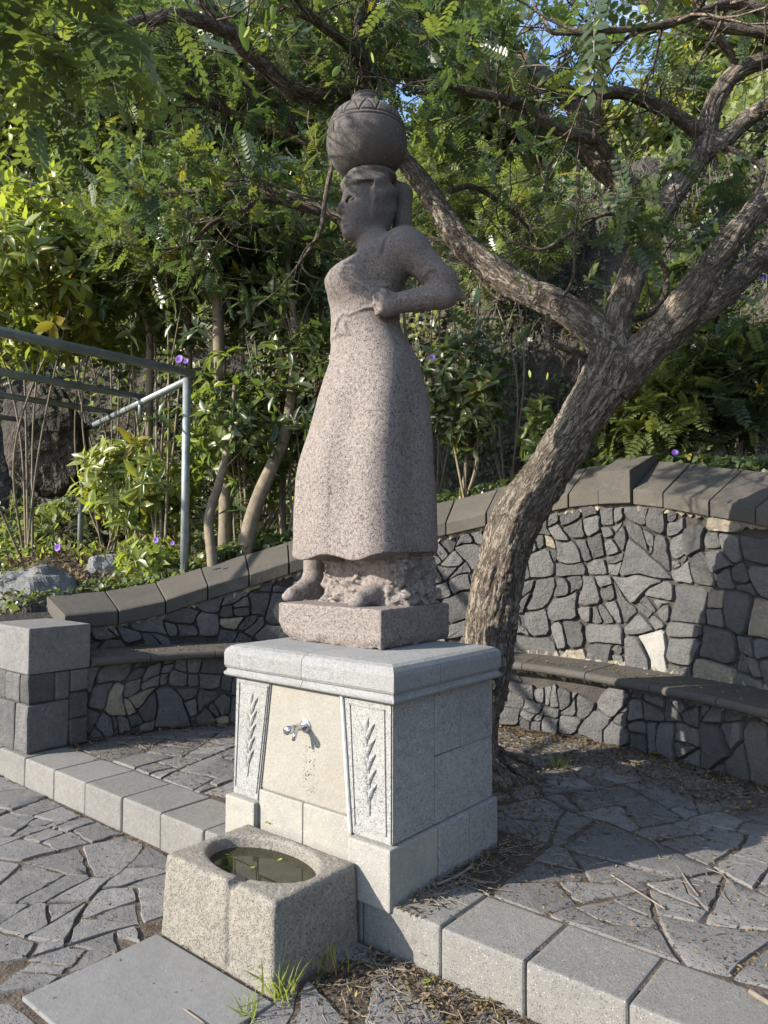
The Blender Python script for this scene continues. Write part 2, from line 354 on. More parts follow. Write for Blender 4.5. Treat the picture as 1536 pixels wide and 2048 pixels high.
# ------------------------------------------------------------ terrain
CX, CY = -.514, .05          # centre of the half-round seat
def thdeg(x, y): return np.degrees(np.arctan2(x-CX, y-CY))
T_TH = [-90, -82, -74.4, -67.6, -61.3, -55, -48.8, -42.5, -36, -30, -23.7, -17.2, -11, -4.4, 0, 5, 9.4, 15.8, 21.9, 30, 37, 44, 51, 58, 66, 75]
T_ZF = [.885, .885, .905, .97, 1.08, 1.18, 1.29, 1.40, 1.50, 1.57, 1.635, 1.715, 1.79, 1.855, 1.87, 1.86, 1.825, 1.75, 1.685, 1.59, 1.48, 1.37, 1.26, 1.14, .99, .9]
T_RI = [.12, .12, .13, .13, .14, .16, .17, .18, .20, .21, .22, .235, .245, .25, .25, .25, .245, .24, .23, .21, .19, .18, .17, .15, .13, .12]
def cope_front(t): return np.interp(t, T_TH, T_ZF)
def cope_back(t): return cope_front(t)+np.interp(t, T_TH, T_RI)
def terrain(x, y):
    x = np.asarray(x, float); y = np.asarray(y, float)
    R = np.hypot(x-CX, y-CY); t = thdeg(x, y)
    base = cope_back(np.clip(t, -90, 75))-.07
    q = np.clip((R-3.6)/3, 0, 1); z = base+np.interp(t, [-90, -50, 0, 30], [.22, .22, .05, .05])*q
    Rc = np.interp(t, [-100, -80, -60, -35, -10, 40, 90], [9.5, 8.8, 7.6, 6.4, 5.3, 5.6, 7.5])
    Rc = Rc+.5*vnoise(x*.6, y*.6, 3.)
    s = np.clip((R-Rc)/2.0, 0, 1); z = z+s*s*(3-2*s)*np.interp(t, [-90, -50, 0, 60], [2.6, 3.2, 3.9, 3.6])
    z = z+np.clip(R-Rc-1.2, 0, 16)*np.interp(t, [-90, -45, -32, -24, -17, -8, 0, 12, 30, 60], [.80, .78, .68, .54, .54, .64, .64, .66, .72, .75])
    am = np.clip((R-4)/3, 0, 1); z = z+am*(.28*fbm(x*.7, y*.7, .5, 4)+.1*fbm(x*2.6, y*2.6, 7., 3)*(1+2*s*(1-s)*4))
    # bank falls to the lower path in front of the wall's ends
    f = np.clip((y+.1)/.55, 0, 1); f = np.where(R > 9, np.clip((y+4)/4.5, 0, 1), f); f = f*f*(3-2*f)
    return -.24+(z+.24)*f
nr, na = 150, 300
rr = 3.56*(34/3.56)**np.linspace(0, 1, nr); aa = np.radians(np.linspace(-112, 100, na))
Rg, Ag = np.meshgrid(rr, aa, indexing='ij'); X = CX+Rg*np.sin(Ag); Y = CY+Rg*np.cos(Ag); Z = terrain(X, Y)
Z[0] -= .35
i = np.arange(nr-1)[:, None]*na; j = np.arange(na-1)[None, :]
me = mesh_np('hillside', np.stack([X, Y, Z], -1).reshape(-1, 3), [np.stack([i+j, i+j+1, i+na+j+1, i+na+j], -1).reshape(-1, 4)])
tag(link('hillside', me, M_cliff, smooth=True), kind='structure')
me = mesh_np('ground', np.array([[-80, -80, -.235], [80, -80, -.235], [80, 80, -.235], [-80, 80, -.235]]), [np.array([[0, 1, 2, 3]])])
tag(link('ground', me, M_soil), kind='structure')

# ------------------------------------------------------------ polygon cells (rubble and crazy paving)
def clip_half(P, n, c):
    out = []; m = len(P)
    for a in range(m):
        p, q = P[a], P[(a+1) % m]; dp, dq = n[0]*p[0]+n[1]*p[1]-c, n[0]*q[0]+n[1]*q[1]-c
        if dp <= 0: out.append(p)
        if (dp < 0) != (dq < 0) and abs(dp-dq) > 1e-12: t = dp/(dp-dq); out.append((p[0]+(q[0]-p[0])*t, p[1]+(q[1]-p[1])*t))
    return out
def cells(bounds, sizes, inside, rg, aspect=1., gap=.01, pack=.80):
    """sizes: list of (radius, tries) from big stones to chips; returns list of (centre, polygon)"""
    x0, y0, x1, y1 = bounds; pts = np.zeros((0, 2)); rad = np.zeros(0)
    for r, n in sizes:
        for _ in range(n):
            p = np.array([rg.uniform(x0, x1), rg.uniform(y0, y1)]); r1 = r*rg.uniform(.85, 1.2)
            if not inside(p[0], p[1]): continue
            if len(pts):
                d = (pts-p)*[1, aspect]
                if (np.hypot(d[:, 0], d[:, 1]) < (rad+r1)*pack).any(): continue
            pts = np.vstack([pts, p]); rad = np.append(rad, r1)
    out = []; sc = np.array([1, aspect])
    for k in range(len(pts)):
        p = pts[k]*sc; d = pts*sc-p; dist = np.hypot(d[:, 0], d[:, 1]); near = np.argsort(dist)[1:28]
        L = rad[k]*3.2; P = [(p[0]-L, p[1]-L), (p[0]+L, p[1]-L), (p[0]+L, p[1]+L), (p[0]-L, p[1]+L)]
        for m in near:
            if dist[m] > rad[k]*5: break
            n = d[m]/dist[m]; c = n@p+(dist[m]**2+rad[k]**2-rad[m]**2)/(2*dist[m])-gap*rg.uniform(.3, .8)
            P = clip_half(P, n, c)
            if len(P) < 3: break
        if len(P) >= 3: out.append((pts[k], [(a, b/aspect) for a, b in P]))
    return out
def bsp(poly, amin, amax, rg, gap, skew=.07):
    out = []; st = [list(poly)]
    while st:
        P = st.pop(); A = area(P)
        if len(P) < 3 or A < 1e-5: continue
        Q = np.array(P); q = Q-Q.mean(0); wv_, vv = np.linalg.eigh(q.T@q); ax = vv[:, 1]
        elong = math.sqrt((wv_[1]+1e-9)/(wv_[0]+1e-9))
        if A < amin*(amax/amin)**rg.random() and elong < 2.2 or A < amin*.9:
            inn = P; c = Q.mean(0)
            for a in range(len(P)):
                p, r = np.array(P[a]), np.array(P[(a+1) % len(P)]); e = r-p; L = np.linalg.norm(e)
                if L < 1e-4: continue
                n = np.array([e[1], -e[0]])/L
                if n@(c-p) > 0: n = -n
                inn = clip_half(inn, n, n@p-gap*rg.uniform(.25, .75))
                if len(inn) < 3: break
            if len(inn) >= 3: out.append((np.array(inn).mean(0), inn))
            continue
        a = math.atan2(ax[1], ax[0])+rg.normal(0, skew); n = np.array([math.cos(a), math.sin(a)]); pr = Q@n; lo_, hi_ = pr.min(), pr.max()
        u = rg.uniform(.22, .78) if rg.random() < .3 else rg.uniform(.38, .62); c = lo_+(hi_-lo_)*u
        st.append(clip_half(P, n, c)); st.append(clip_half(P, -n, -c))
    return out
def warp(Q, amp, fr, seed): return Q+amp*np.stack([vnoise(Q[:, 0]*fr, Q[:, 1]*fr, seed), vnoise(Q[:, 0]*fr, Q[:, 1]*fr, seed+7.7)], 1)
def ragged(P, rg, step, amp, cut=1.):
    """cut the corners, subdivide and roughen an outline"""
    Q = []; m = len(P)
    for a in range(m):
        p, q = np.array(P[a]), np.array(P[(a+1) % m]); L = np.linalg.norm(q-p)
        if L < 1e-3: continue
        c = min(.30, step*cut*rg.uniform(.2, .75)/L)
        n = max(1, int(round(L*(1-2*c)/(step*1.25))))
        for t in np.linspace(c, 1-c, n+1): Q.append(p+(q-p)*t)
    Q = np.array(Q); cen = Q.mean(0)
    d = Q-cen; L = np.hypot(d[:, 0], d[:, 1])[:, None]+1e-6
    return Q+d/L*rg.normal(0, amp, (len(Q), 1))
def area(P):
    if len(P) < 3: return 0.
    P = np.asarray(P); x, y = P[:, 0], P[:, 1]; return .5*abs(np.dot(x, np.roll(y, 1))-np.dot(y, np.roll(x, 1)))
def stone_from(Q, to3, rg, back, proud, dome, inset=.09):
    """Q outline in 2-D, to3(a, b, depth)->xyz; back ring, edge ring, face ring, centre"""
    n = len(Q); c = Q.mean(0); tilt = rg.normal(0, .012 if inset < .08 else .04, 2)
    q2 = c+(Q-c)*(1-inset*rg.uniform(.5, 1.1, (n, 1))); q3 = c+(Q-c)*.45
    flat = .25 if inset < .08 else 1.
    dp = lambda q, base, am: base+((q-c)@tilt)+rg.normal(0, am*flat, len(q))
    rings = [(Q, np.full(n, -back)), (Q, dp(Q, proud-.006, .0014)), (q2, dp(q2, proud+dome*.7, .0022)), (q3, dp(q3, proud+dome, .003)), ]
    V = np.vstack([to3(q[:, 0], q[:, 1], h) for q, h in rings]+[to3(c[None, 0], c[None, 1], np.array([proud+dome*.95+rg.normal(0, .003*flat)]))])
    a = np.arange(n); b = (a+1) % n
    F4 = np.concatenate([np.stack([k*n+a, k*n+b, (k+1)*n+b, (k+1)*n+a], 1) for k in range(3)])
    return V, F4, np.stack([3*n+a, 3*n+b, np.full(n, 4*n)], 1)
def piece(name, V, F4, F3, mat, parent, smooth=True):
    c = V.mean(0); me = mesh_np(name, V-c, [F4, F3]); o = link(name, me, mat, parent, None, c)
    sm = np.zeros(len(me.polygons), bool); n = len(F3); sm[n:] = True; sm[len(F4)*2//3:] = True; sm[:] = smooth
    me.polygons.foreach_set('use_smooth', sm)
    try: me.set_sharp_from_angle(angle=math.radians(38))
    except Exception: pass
    return o

# ------------------------------------------------------------ lower path: crazy paving and slab
PZ = -.18
path = tag(link('lower_path', mesh_np('lower_path', np.array([[-7, -7, PZ-.007], [5, -7, PZ-.007], [5, .02, PZ-.007], [-7, .02, PZ-.007]]), [np.array([[0, 1, 2, 3]])]), M_soil), kind='structure')
rg = np.random.default_rng(3)
def rect_clip(P, p, rc, g=.012):
    x0, y0, x1, y1 = rc
    A = np.array(P)
    if A[:, 0].max() < x0 or A[:, 0].min() > x1 or A[:, 1].max() < y0 or A[:, 1].min() > y1: return P
    opts = [((1, 0), x0-g, x0-p[0]), ((-1, 0), -x1-g, p[0]-x1), ((0, 1), y0-g, y0-p[1]), ((0, -1), -y1-g, p[1]-y1)]
    n, c, _ = max(opts, key=lambda o: o[2]); return clip_half(P, n, c)
SLAB = (-.845, -1.065, -.12, -.50); BAS = (-.86, -.50, -.15, 0.)
def in_low(x, y):
    if SLAB[0] < x < SLAB[2] and SLAB[1] < y < SLAB[3] or BAS[0] < x < BAS[2] and BAS[1] < y: return False
    return -5.0 < x < 2.1 and -3.0 < y < -.03
cnt = 0
for p, P in bsp([(-5., -3.0), (2.1, -3.0), (2.1, -.02), (-5., -.02)], .020, .20, rg, .015, .12):
    if not in_low(*p): continue
    P = clip_half(P, (0, 1), -.02); P = rect_clip(P, p, SLAB) if len(P) > 2 else P; P = rect_clip(P, p, BAS) if len(P) > 2 else P
    if len(P) < 3 or area(P) < .0016: continue
    if -.15 < p[0] < .6 and p[1] > -.45 and rg.random() < .3: continue     # bare soil beside the basin
    Q = warp(ragged(P, rg, max(.04, math.sqrt(area(P))/4.6), .006, .35), .075, 2.4, 1.); Q[:, 1] = np.minimum(Q[:, 1], -.008); h = rg.normal(0, .003)
    V, F4, F3 = stone_from(Q, lambda a, b, d: np.stack([a, b, PZ+d+0*a], -1), rg, .05, h, .003, .05)
    piece('paving_stone', V, F4, F3, M_pave, path); cnt += 1
rbox('paving_slab', -.835, -.125, -1.055, -.508, PZ-.05, PZ+.006, M_slab, path, .006)
# ------------------------------------------------------------ platform behind the kerb
plat = tag(link('platform', mesh_np('platform', np.array([[-4.3, .1, -.007], [3.5, .1, -.007], [3.5, 3.3, -.007], [-4.3, 3.3, -.007]]), [np.array([[0, 1, 2, 3]])]), M_soil), kind='structure')
rg = np.random.default_rng(11); PL = (-1.05, -.02, .02, .83)
def in_up(x, y):
    return y > .33 and math.hypot(x-CX, y-CY) < 2.80 and not (PL[0] < x < PL[2] and y < PL[3]) and math.hypot(x+.78, y-1.42) > .24
for p, P in bsp([(-3.4, .34), (2.4, .34), (2.4, 2.9), (-3.4, 2.9)], .030, .32, rg, .015, .12):
    if not in_up(*p): continue
    P = clip_half(P, (0, -1), -.345)
    if len(P) > 2: P = rect_clip(P, p, PL)
    if len(P) > 2:
        u = np.array([p[0]-CX, p[1]-CY]); u /= np.linalg.norm(u); P = clip_half(P, u, 2.80+u@np.array([CX, CY]))
    if len(P) < 3 or area(P) < .0016: continue
    Q = warp(ragged(P, rg, max(.045, math.sqrt(area(P))/4.6), .006, .35), .075, 2.2, 3.); Q[:, 1] = np.maximum(Q[:, 1], .338); h = rg.normal(0, .0028)
    V, F4, F3 = stone_from(Q, lambda a, b, d: np.stack([a, b, d+0*a], -1), rg, .05, h-.002, .004, .07)
    piece('paving_stone', V, F4, F3, M_pave, plat); cnt += 1
print('paving', cnt)
# kerb
kerb = tag(link('kerb', mesh_np('kerb', np.array([[-4.4, .03, -.2], [3.2, .03, -.2], [3.2, .31, -.2], [-4.4, .31, -.2], [-4.4, .03, -.03], [3.2, .03, -.03], [3.2, .31, -.03], [-4.4, .31, -.03]]), [np.array([[0, 3, 2, 1], [4, 5, 6, 7], [0, 1, 5, 4], [2, 3, 7, 6]])]), M_darkmortar), kind='structure')
kj = [-4.36, -3.96, -3.56, -3.165, -2.76, -2.37, -1.966, -1.585, -1.215, -.83, -.44, -.155, .232, .583, .942, 1.31, 1.68, 2.05, 2.42, 2.79, 3.15]
for a, b in zip(kj[:-1], kj[1:]):
    dz = random.uniform(-.003, .003); dy = random.uniform(-.004, .004)
    rbox('kerb_stone', a+.002, b-.002, dy, .33+dy, -.215, dz, M_kerb, kerb, .016, 3, .0025, 2)

# ------------------------------------------------------------ plinth with carved panels, tap
PLN = tag(empty('fountain_plinth', (CX, .4, 0)), 'pale grey speckled stone fountain plinth with carved leaf panels under the statue', 'plinth')
rbox('plinth_core', -.985, -.045, .04, .775, -.01, .80, M_whitemortar, PLN, 0)
for x0, x1, y0, y1 in [(-1.03, -.82, -.012, .10), (-.224, 0, -.016, .312), ]:
    rbox('base_block', x0, x1, y0, y1, -.022, .222, M_panel, PLN, .010, 2, .001, 1)
rbox('base_block', -.818, -.528, .018, .10, -.02, .282, M_panel, PLN, .007)
rbox('base_block', -.524, -.236, .018, .10, -.02, .284, M_panel, PLN, .007)
rbox('base_block', -.22, .001, .315, .556, -.02, .222, M_plinth, PLN, .010, 2, .001, 1)
rbox('base_block', -.22, .001, .559, .803, -.02, .222, M_plinth, PLN, .010, 2, .001, 1)
rbox('base_block', -1.03, -.80, .103, .45, -.02, .222, M_plinth, PLN, .010)
rbox('base_block', -1.03, -.80, .453, .803, -.02, .222, M_plinth, PLN, .010)
rbox('base_block', -.797, -.223, .70, .803, -.02, .222, M_plinth, PLN, .010)
def prism(name, poly, y0, y1, mat, parent, bev=.006, axis='y'):
    bm = bmesh.new(); c = np.mean(poly, 0); vs = [bm.verts.new((x-c[0], 0, z-c[1])) for x, z in poly]
    f = bm.faces.new(vs); r = bmesh.ops.extrude_face_region(bm, geom=[f])
    for v in r['geom']:
        if isinstance(v, bmesh.types.BMVert): v.co.y = y1-y0
    bmesh.ops.recalc_face_normals(bm, faces=bm.faces); bmesh.ops.bevel(bm, geom=bm.edges[:], offset=bev, segments=2, affect='EDGES')
    me = bpy.data.meshes.new(name); bm.to_mesh(me); bm.free(); return link(name, me, mat, parent, False, (c[0], y0, c[1]))
prism('carved_panel', [(-1.012, .224), (-.826, .224), (-.748, .786), (-.998, .786)], .020, .12, M_plinth, PLN)
bm_ = NB('tap_panel_stone'); co = bm_.coord(); sx = bm_.new('ShaderNodeSeparateXYZ'); bm_.l(bm_.obj, sx.inputs[0])
big = bm_.noise(co, 4, 5, .65); col = bm_.mix(bm_.ramp(big, (.32, 0), (.68, 1)), (.262, .247, .21), (.225, .215, .188)); fine = bm_.noise(co, 120, 3, .7); col = bm_.mix(bm_.ramp(fine, (.35, .55), (.6, 0)), col, (.16, .15, .13))
sn = bm_.noise(co, 2.2, 6, .7, .6); col = bm_.mix(bm_.math('MULTIPLY', bm_.ramp(sn, (.46, 0), (.66, 1)), .5), col, (.19, .172, .135))
dx_ = bm_.math('ABSOLUTE', bm_.math('SUBTRACT', bm_.math('ADD', sx.outputs[0], bm_.math('MULTIPLY', sx.outputs[2], -.10)), .055)); msk = bm_.math('MULTIPLY', bm_.ramp(dx_, (.015, 1), (.060, 0)), bm_.math('MULTIPLY', bm_.ramp(bm_.math('ADD', sx.outputs[2], .5), (.27, 0), (.33, 1)), bm_.ramp(bm_.math('ADD', sx.outputs[2], .5), (.52, 1), (.545, 0))))
vp = bm_.vor(co, 85); pt = bm_.math('MULTIPLY', bm_.ramp(vp.outputs['Distance'], (.26, 1), (.42, 0)), bm_.math('MULTIPLY', msk, bm_.ramp(bm_.noise(co, 40, 2, .6), (.46, 0), (.56, 1))))
col = bm_.mix(pt, col, (.04, .036, .03)); h = bm_.math('SUBTRACT', bm_.noise(co, 60, 6, .7), bm_.math('MULTIPLY', pt, .8)); M_tap = bm_.done(col, .85, bm_.bump(h, .5, .008), .25)
prism('tap_panel', [(-.812, .286), (-.252, .286), (-.305, .786), (-.744, .786)], .024, .12, M_tap, PLN, .008)
prism('joint_strip', [(-.247, .225), (-.232, .225), (-.284, .785), (-.300, .785)], .010, .06, M_whitemortar, PLN, .003)
prism('carved_panel', [(-.228, .224), (-.016, .224), (-.016, .787), (-.280, .787)], .016, .311, M_plinth, PLN)
rbox('side_block', -.12, -.016, .3135, .512, .515, .788, M_plinth, PLN, .006)
rbox('side_block', -.12, -.016, .515, .787, .512, .788, M_plinth, PLN, .006)
rbox('side_block', -.12, -.018, .3135, .787, .224, .5115, M_plinth, PLN, .006)
rbox('side_block', -1.012, -.90, .122, .45, .224, .788, M_plinth, PLN, .006)
rbox('side_block', -1.012, -.90, .453, .787, .224, .788, M_plinth, PLN, .006)
rbox('side_block', -.897, -.123, .69, .787, .224, .788, M_plinth, PLN, .006)
def border(cx0, cx1, tx0, tx1, z0, z1, y):
    w = .007; B = Bag()
    c = [(cx0, z0), (cx1, z0), (tx1, z1), (tx0, z1)]
    for a in range(4):
        p, q = np.array(c[a]), np.array(c[(a+1) % 4]); d = (q-p)/np.linalg.norm(q-p); n = np.array([-d[1], d[0]])*w/2
        V = []
        for yy, k in ((y-.004, .55), (y+.004, 1.)):
            for v in (p-n*k-d*w/2, q-n*k+d*w/2, q+n*k+d*w/2, p+n*k-d*w/2): V.append([v[0], yy, v[1]])
        V = np.array(V)
        B.add(V, [[3, 2, 1, 0], [0, 1, 5, 4], [1, 2, 6, 5], [2, 3, 7, 6], [3, 0, 4, 7]])
    return B.obj('panel_border', M_plinth, PLN, False)
border(-.992, -.838, -.968, -.765, .262, .762, .019); border(-.212, -.045, -.243, -.055, .262, .757, .015)
def relief_leaf(B, x, z, ang, L, W, y):
    n = 9; t = np.linspace(0, 1, n); prof = np.sin(np.pi*t**.85)**.8*W/2; d = np.array([math.sin(ang), math.cos(ang)]); s = np.array([d[1], -d[0]])
    bend = .10*L*np.sin(np.pi*t)*(1 if ang > 0 else -1)
    V = []
    for k in (-1, -.5, 0, .5, 1):
        for a in range(n):
            p = np.array([x, z])+d*L*t[a]+s*(prof[a]*k-bend[a]); hgt = .015*(1-k*k)*min(1, math.sin(math.pi*t[a])*2.2)-.004*(abs(k) < .1)
            V.append([p[0], y-hgt, p[1]])
    F = [[a*n+b, a*n+b+1, (a+1)*n+b+1, (a+1)*n+b] for a in range(4) for b in range(n-1)]; B.add(np.array(V), np.array(F))
def branch_relief(x0, z0, x1, z1, y):
    B = Bag(); n = 12; P = [[x0+(x1-x0)*t+.006*math.sin(t*5), y, z0+(z1-z0)*t] for t in np.linspace(0, .80, n)]
    V, F, _ = tube(P, np.full(n, .0055), 8); B.add(V, F)
    for k in range(5):
        t = .10+.165*k
        for sd in (-1, 1):
            q = t+(.045 if sd > 0 else 0); relief_leaf(B, x0+(x1-x0)*q, z0+(z1-z0)*q, sd*.50, .092, .027 if sd > 0 else .023, y+.002)
    relief_leaf(B, x0+(x1-x0)*.78, z0+(z1-z0)*.78, .06, .11, .034, y+.001)
    return B.obj('carved_branch', M_plinth, PLN, True)
branch_relief(-.905, .325, -.868, .70, .020); branch_relief(-.134, .320, -.150, .69, .016)
# cornice of five stones: swept moulding profile
def cornice(name, pts, nrm_in, mat):
    """pts: outer corner line in plan (list), profile swept with mitres"""
prof = [(.0, .787), (.010, .790), (.018, .797), (.019, .806), (.010, .816), (.006, .825), (.012, .832), (.017, .842), (.018, .900), (.013, .918), (-.004, .933), (-.03, .941), (-.09, .944)]
def cap_stone(x0, x1, y0, y1, sides):
    """block whose named sides carry the moulded edge; others are plain joints"""
    V = []; m = len(prof)
    for o, z in prof:
        V += [(x0-(o if 'l' in sides else 0), y0-(o if 'f' in sides else 0), z), (x1+(o if 'r' in sides else 0), y0-(o if 'f' in sides else 0), z),
              (x1+(o if 'r' in sides else 0), y1+(o if 'b' in sides else 0), z), (x0-(o if 'l' in sides else 0), y1+(o if 'b' in sides else 0), z)]
    F = [[k*4+a, k*4+(a+1) % 4, (k+1)*4+(a+1) % 4, (k+1)*4+a] for k in range(m-1) for a in range(4)]
    F += [[(m-1)*4+a for a in range(4)], [3, 2, 1, 0]]
    c = np.array([(x0+x1)/2, (y0+y1)/2, .787]); me = mesh_np('cap_stone', np.array(V)-c, [np.array(F)])
    link('cap_stone', me, M_cap, PLN, False, c)
yj = .307
cap_stone(-1.030, -.5105, .004, yj, 'lf'); cap_stone(-.5075, .000, .004, yj-.001, 'fr'); cap_stone(-.40, .000, yj+.002, .797, 'rb'); cap_stone(-1.030, -.403, yj+.002, .797, 'lb')
# tap
tp = np.array([-.514, .022, .622])
V, F, _ = tube([tp+[0, .004, 0], tp+[0, -.006, 0], tp+[0, -.007, 0], tp+[0, -.009, 0]], [.030, .030, .026, .002], 28)
tap = link('tap', mesh_np('tap', V, [F]), M_metal, PLN, True); tap['label'] = 'shiny chrome push tap on the middle panel'
tube_obj('tap_body', [tp+[0, -.008, 0], tp+[0, -.05, 0], tp+[0, -.085, 0], tp+[0, -.088, 0]], [.0165, .0165, .0165, .014], M_metal, tap, 20)
tube_obj('push_button', [tp+[0, -.088, 0], tp+[0, -.091, 0], tp+[0, -.118, 0], tp+[0, -.121, 0]], [.018, .0185, .0185, .012], M_metal, tap, 20)
tube_obj('spout', [tp+[0, -.060, -.004], tp+[0, -.066, -.03], tp+[0, -.074, -.052]], [.011, .0095, .0085], M_metal, tap, 14)

# ------------------------------------------------------------ basin
BX0, BX1, BY0, BY1, BZ0, BZ1 = -.842, -.165, -.472, -.024, -.20, .137
s = SDF((BX0-.03, BY0-.03, BZ0), (BX1+.03, BY1+.03, BZ1+.03), .0065)
bc = np.array([(BX0+BX1)/2, (BY0+BY1)/2, (BZ0+BZ1)/2-.1]); bh = np.array([(BX1-BX0)/2, (BY1-BY0)/2, (BZ1-BZ0)/2+.1])
def fb(X, Y, Z):
    r = .022; fl = (Z-BZ1)*-.035
    q = [np.abs(X-bc[0])-bh[0]+r-fl, np.abs(Y-bc[1])-bh[1]+r-fl, np.abs(Z-bc[2])-bh[2]+r]
    d = np.sqrt(sum(np.maximum(a, 0)**2 for a in q))+np.minimum(np.maximum(np.maximum(q[0], q[1]), q[2]), 0)-r
    return d+.0022*vnoise(X*55, Y*55, Z*55)+.003*vnoise(X*9, Y*9, Z*9)+0*X
s.add(fb, (BX0-.01, BY0-.01, BZ0), (BX1+.01, BY1+.01, BZ1+.01), .001)
ec = np.array([-.505, -.235]); er = np.array([.285, .170])
def bowl(X, Y, Z):
    q = np.sqrt(((X-ec[0])/er[0])**2+((Y-ec[1])/er[1])**2)+1e-4; d2 = (q-1)*.17+(.012*np.clip((BZ1-Z)/.12, 0, 1))
    return np.maximum(d2, -(Z-(BZ1-.135)))
s.add(bowl, (ec[0]-.3, ec[1]-.2, BZ0+.06), (ec[0]+.3, ec[1]+.2, BZ1+.03), .018, True)
s.cap((-.415, -.36, BZ1+.010), (-.415, -.52, BZ1-.004), .026, .030, .010, True)
s.cap((-.415, -.485, BZ1), (-.415, -.480, BZ1-.30), .018, .012, .012, True)
V, F = s.mesh(); me = mesh_np('stone_basin', V-[bc[0], bc[1], BZ0], [F])
BAS_O = tag(link('stone_basin', me, M_basin, None, True, (bc[0], bc[1], BZ0)), 'square stone basin with an oval water-filled hollow below the tap', 'basin')
wm = NB('basin_water'); co = wm.coord(); wm.done(wm.mix(wm.ramp(wm.noise(co, 18, 4), (.3, 0), (.7, 1)), (.014, .016, .008), (.030, .030, .014)), .02, wm.bump(wm.noise(co, 9, 2), .02, .002), .5)
wm.b.inputs['IOR'].default_value = 1.33
a = np.linspace(0, 2*np.pi, 72, endpoint=False); V = np.vstack([[[ec[0], ec[1], BZ1-.050]], np.stack([ec[0]+(er[0]+.01)*np.cos(a), ec[1]+(er[1]+.01)*np.sin(a), np.full(72, BZ1-.050)], 1)])
link('water', mesh_np('water', V, [np.stack([np.zeros(72, int), 1+np.arange(72), 1+(np.arange(72)+1) % 72], 1)]), wm.m, BAS_O)
me = BAS_O.children[0].data

# ------------------------------------------------------------ statue
AX = np.array([-.638, .554]); cy_, sy_ = math.cos(YAW), math.sin(YAW)
ST = tag(empty('statue', (AX[0], AX[1], .944)), 'brown stone statue of a woman in a long skirt balancing a jar on her head', 'statue')
HV = .0062
s = SDF((-.46, -.40, 1.115), (.56, .42, 3.46), HV)       # axes: L (right in the photo), w (away), z
zs = np.array([1.10, 1.30, 1.34, 1.38, 1.42, 1.595, 1.68, 1.766, 1.85, 2.03, 2.20, 2.29, 2.378, 2.466, 2.553, 2.60, 2.646, 2.70])
hl = np.array([.360, .365, .368, .371, .372, .364, .360, .354, .343, .313, .284, .261, .236, .209, .180, .172, .176, .18])
cl = np.array([.008, .008, .006, .004, .008, .008, .010, .007, .009, .029, .038, .041, .048, .032, .006, .002, .003, .006])
nn = np.interp(zs, [1.3, 2.0, 2.4, 2.6], [4.4, 3.4, 2.5, 2.2])
ex = nn/(nn-1); asp = np.interp(zs, [1.3, 2.2, 2.6], [.80, .84, .88])
aa_ = hl/((cy_**ex+(asp*sy_)**ex)**(1/ex))
def sec(dx, dy, a, b, n): return ((np.abs(dx/a)**n+np.abs(dy/b)**n+1e-9)**(1/n)-1)*np.minimum(a, b)
def skirt(X, Y, Z):
    c = np.interp(Z, zs, cl); a = np.interp(Z, zs, aa_); b = a*np.interp(Z, zs, asp); n = np.interp(Z, zs, nn)
    L = X-c; dx = L*cy_-Y*sy_; dy = L*sy_+Y*cy_
    d = sec(dx, dy, a, b, n)
    k = np.clip((Z-1.3)/.3, .5, 1)*np.clip((2.45-Z)/.5, 0, 1)
    d = d+np.where(dy < 0, .010*k*np.cos(2*np.pi*(dx-.10)/.27), .006*k*np.cos(dx*14))*np.clip(np.abs(dy)/.1, 0, 1)
    d = d+np.where(dx > 0, .007*k*np.cos(2*np.pi*(dy+.02)/.30), 0)
    hem = 1.372+.020*np.cos(dx*17+.5)-.014*np.exp(-((dx+.05)/.12)**2)
    return np.maximum(np.maximum(d, hem-Z), Z-2.72)
s.add(skirt, (-.41, -.38, 1.34), (.43, .40, 2.70), .004)
# torso in near profile
zt = [2.50, 2.60, 2.646, 2.684, 2.75, 2.79, 2.83, 2.865, 2.90, 2.94, 2.975, 3.01, 3.05]
tl = [-.168, -.166, -.170, -.178, -.188, -.190, -.150, -.108, -.072, -.036, -.020, -.02, -.03]
tr = [.178, .176, .178, .180, .190, .197, .203, .210, .215, .215, .195, .15, .12]
tw = [.155, .150, .152, .158, .170, .178, .186, .195, .200, .195, .165, .10, .08]
tn = [2.2, 2.2, 2.3, 2.4, 2.5, 2.5, 2.6, 2.7, 2.6, 2.5, 2.3, 2.1, 2.]
def torso(X, Y, Z):
    l = np.interp(Z, zt, tl); r = np.interp(Z, zt, tr); b = np.interp(Z, zt, tw)
    return np.maximum(np.maximum(sec(X-(l+r)/2, Y, (r-l)/2, b, np.interp(Z, zt, tn)), 2.5-Z), Z-3.04)
s.add(torso, (-.22, -.22, 2.5), (.26, .22, 3.05), .03)
s.ell((-.075, -.085, 2.785), (.112, .085, .088), .08); s.ell((-.085, .085, 2.775), (.095, .08, .085), .08)
s.cap((.050, 0, 2.94), (.032, 0, 3.12), .084, .074, .05)
# near arm bent, fist on the hip
s.cap((.085, -.045, 2.985), (.200, -.125, 2.955), .055, .072, .05)
s.ell((.13, -.10, 2.86), (.10, .11, .12), .06)
s.cap((.205, -.150, 2.945), (.245, -.160, 2.915), .086, .086, .06)
s.cap((.225, -.158, 2.92), (.395, -.175, 2.745), .086, .074, .04)
s.cap((.395, -.175, 2.735), (.500, -.17, 2.664), .068, .016, .02)
s.cap((.405, -.18, 2.676), (.18, -.188, 2.634), .068, .052, .02)
s.ell((.115, -.195, 2.626), (.066, .052, .066), .02)
for q in range(4): s.cap((.108-.004*q, -.232+.003*q, 2.672-q*.027), (.060+.004*q, -.200, 2.660-q*.027), .0175, .016, .010)
s.cap((.135, -.20, 2.672), (.095, -.212, 2.688), .017, .014, .008)
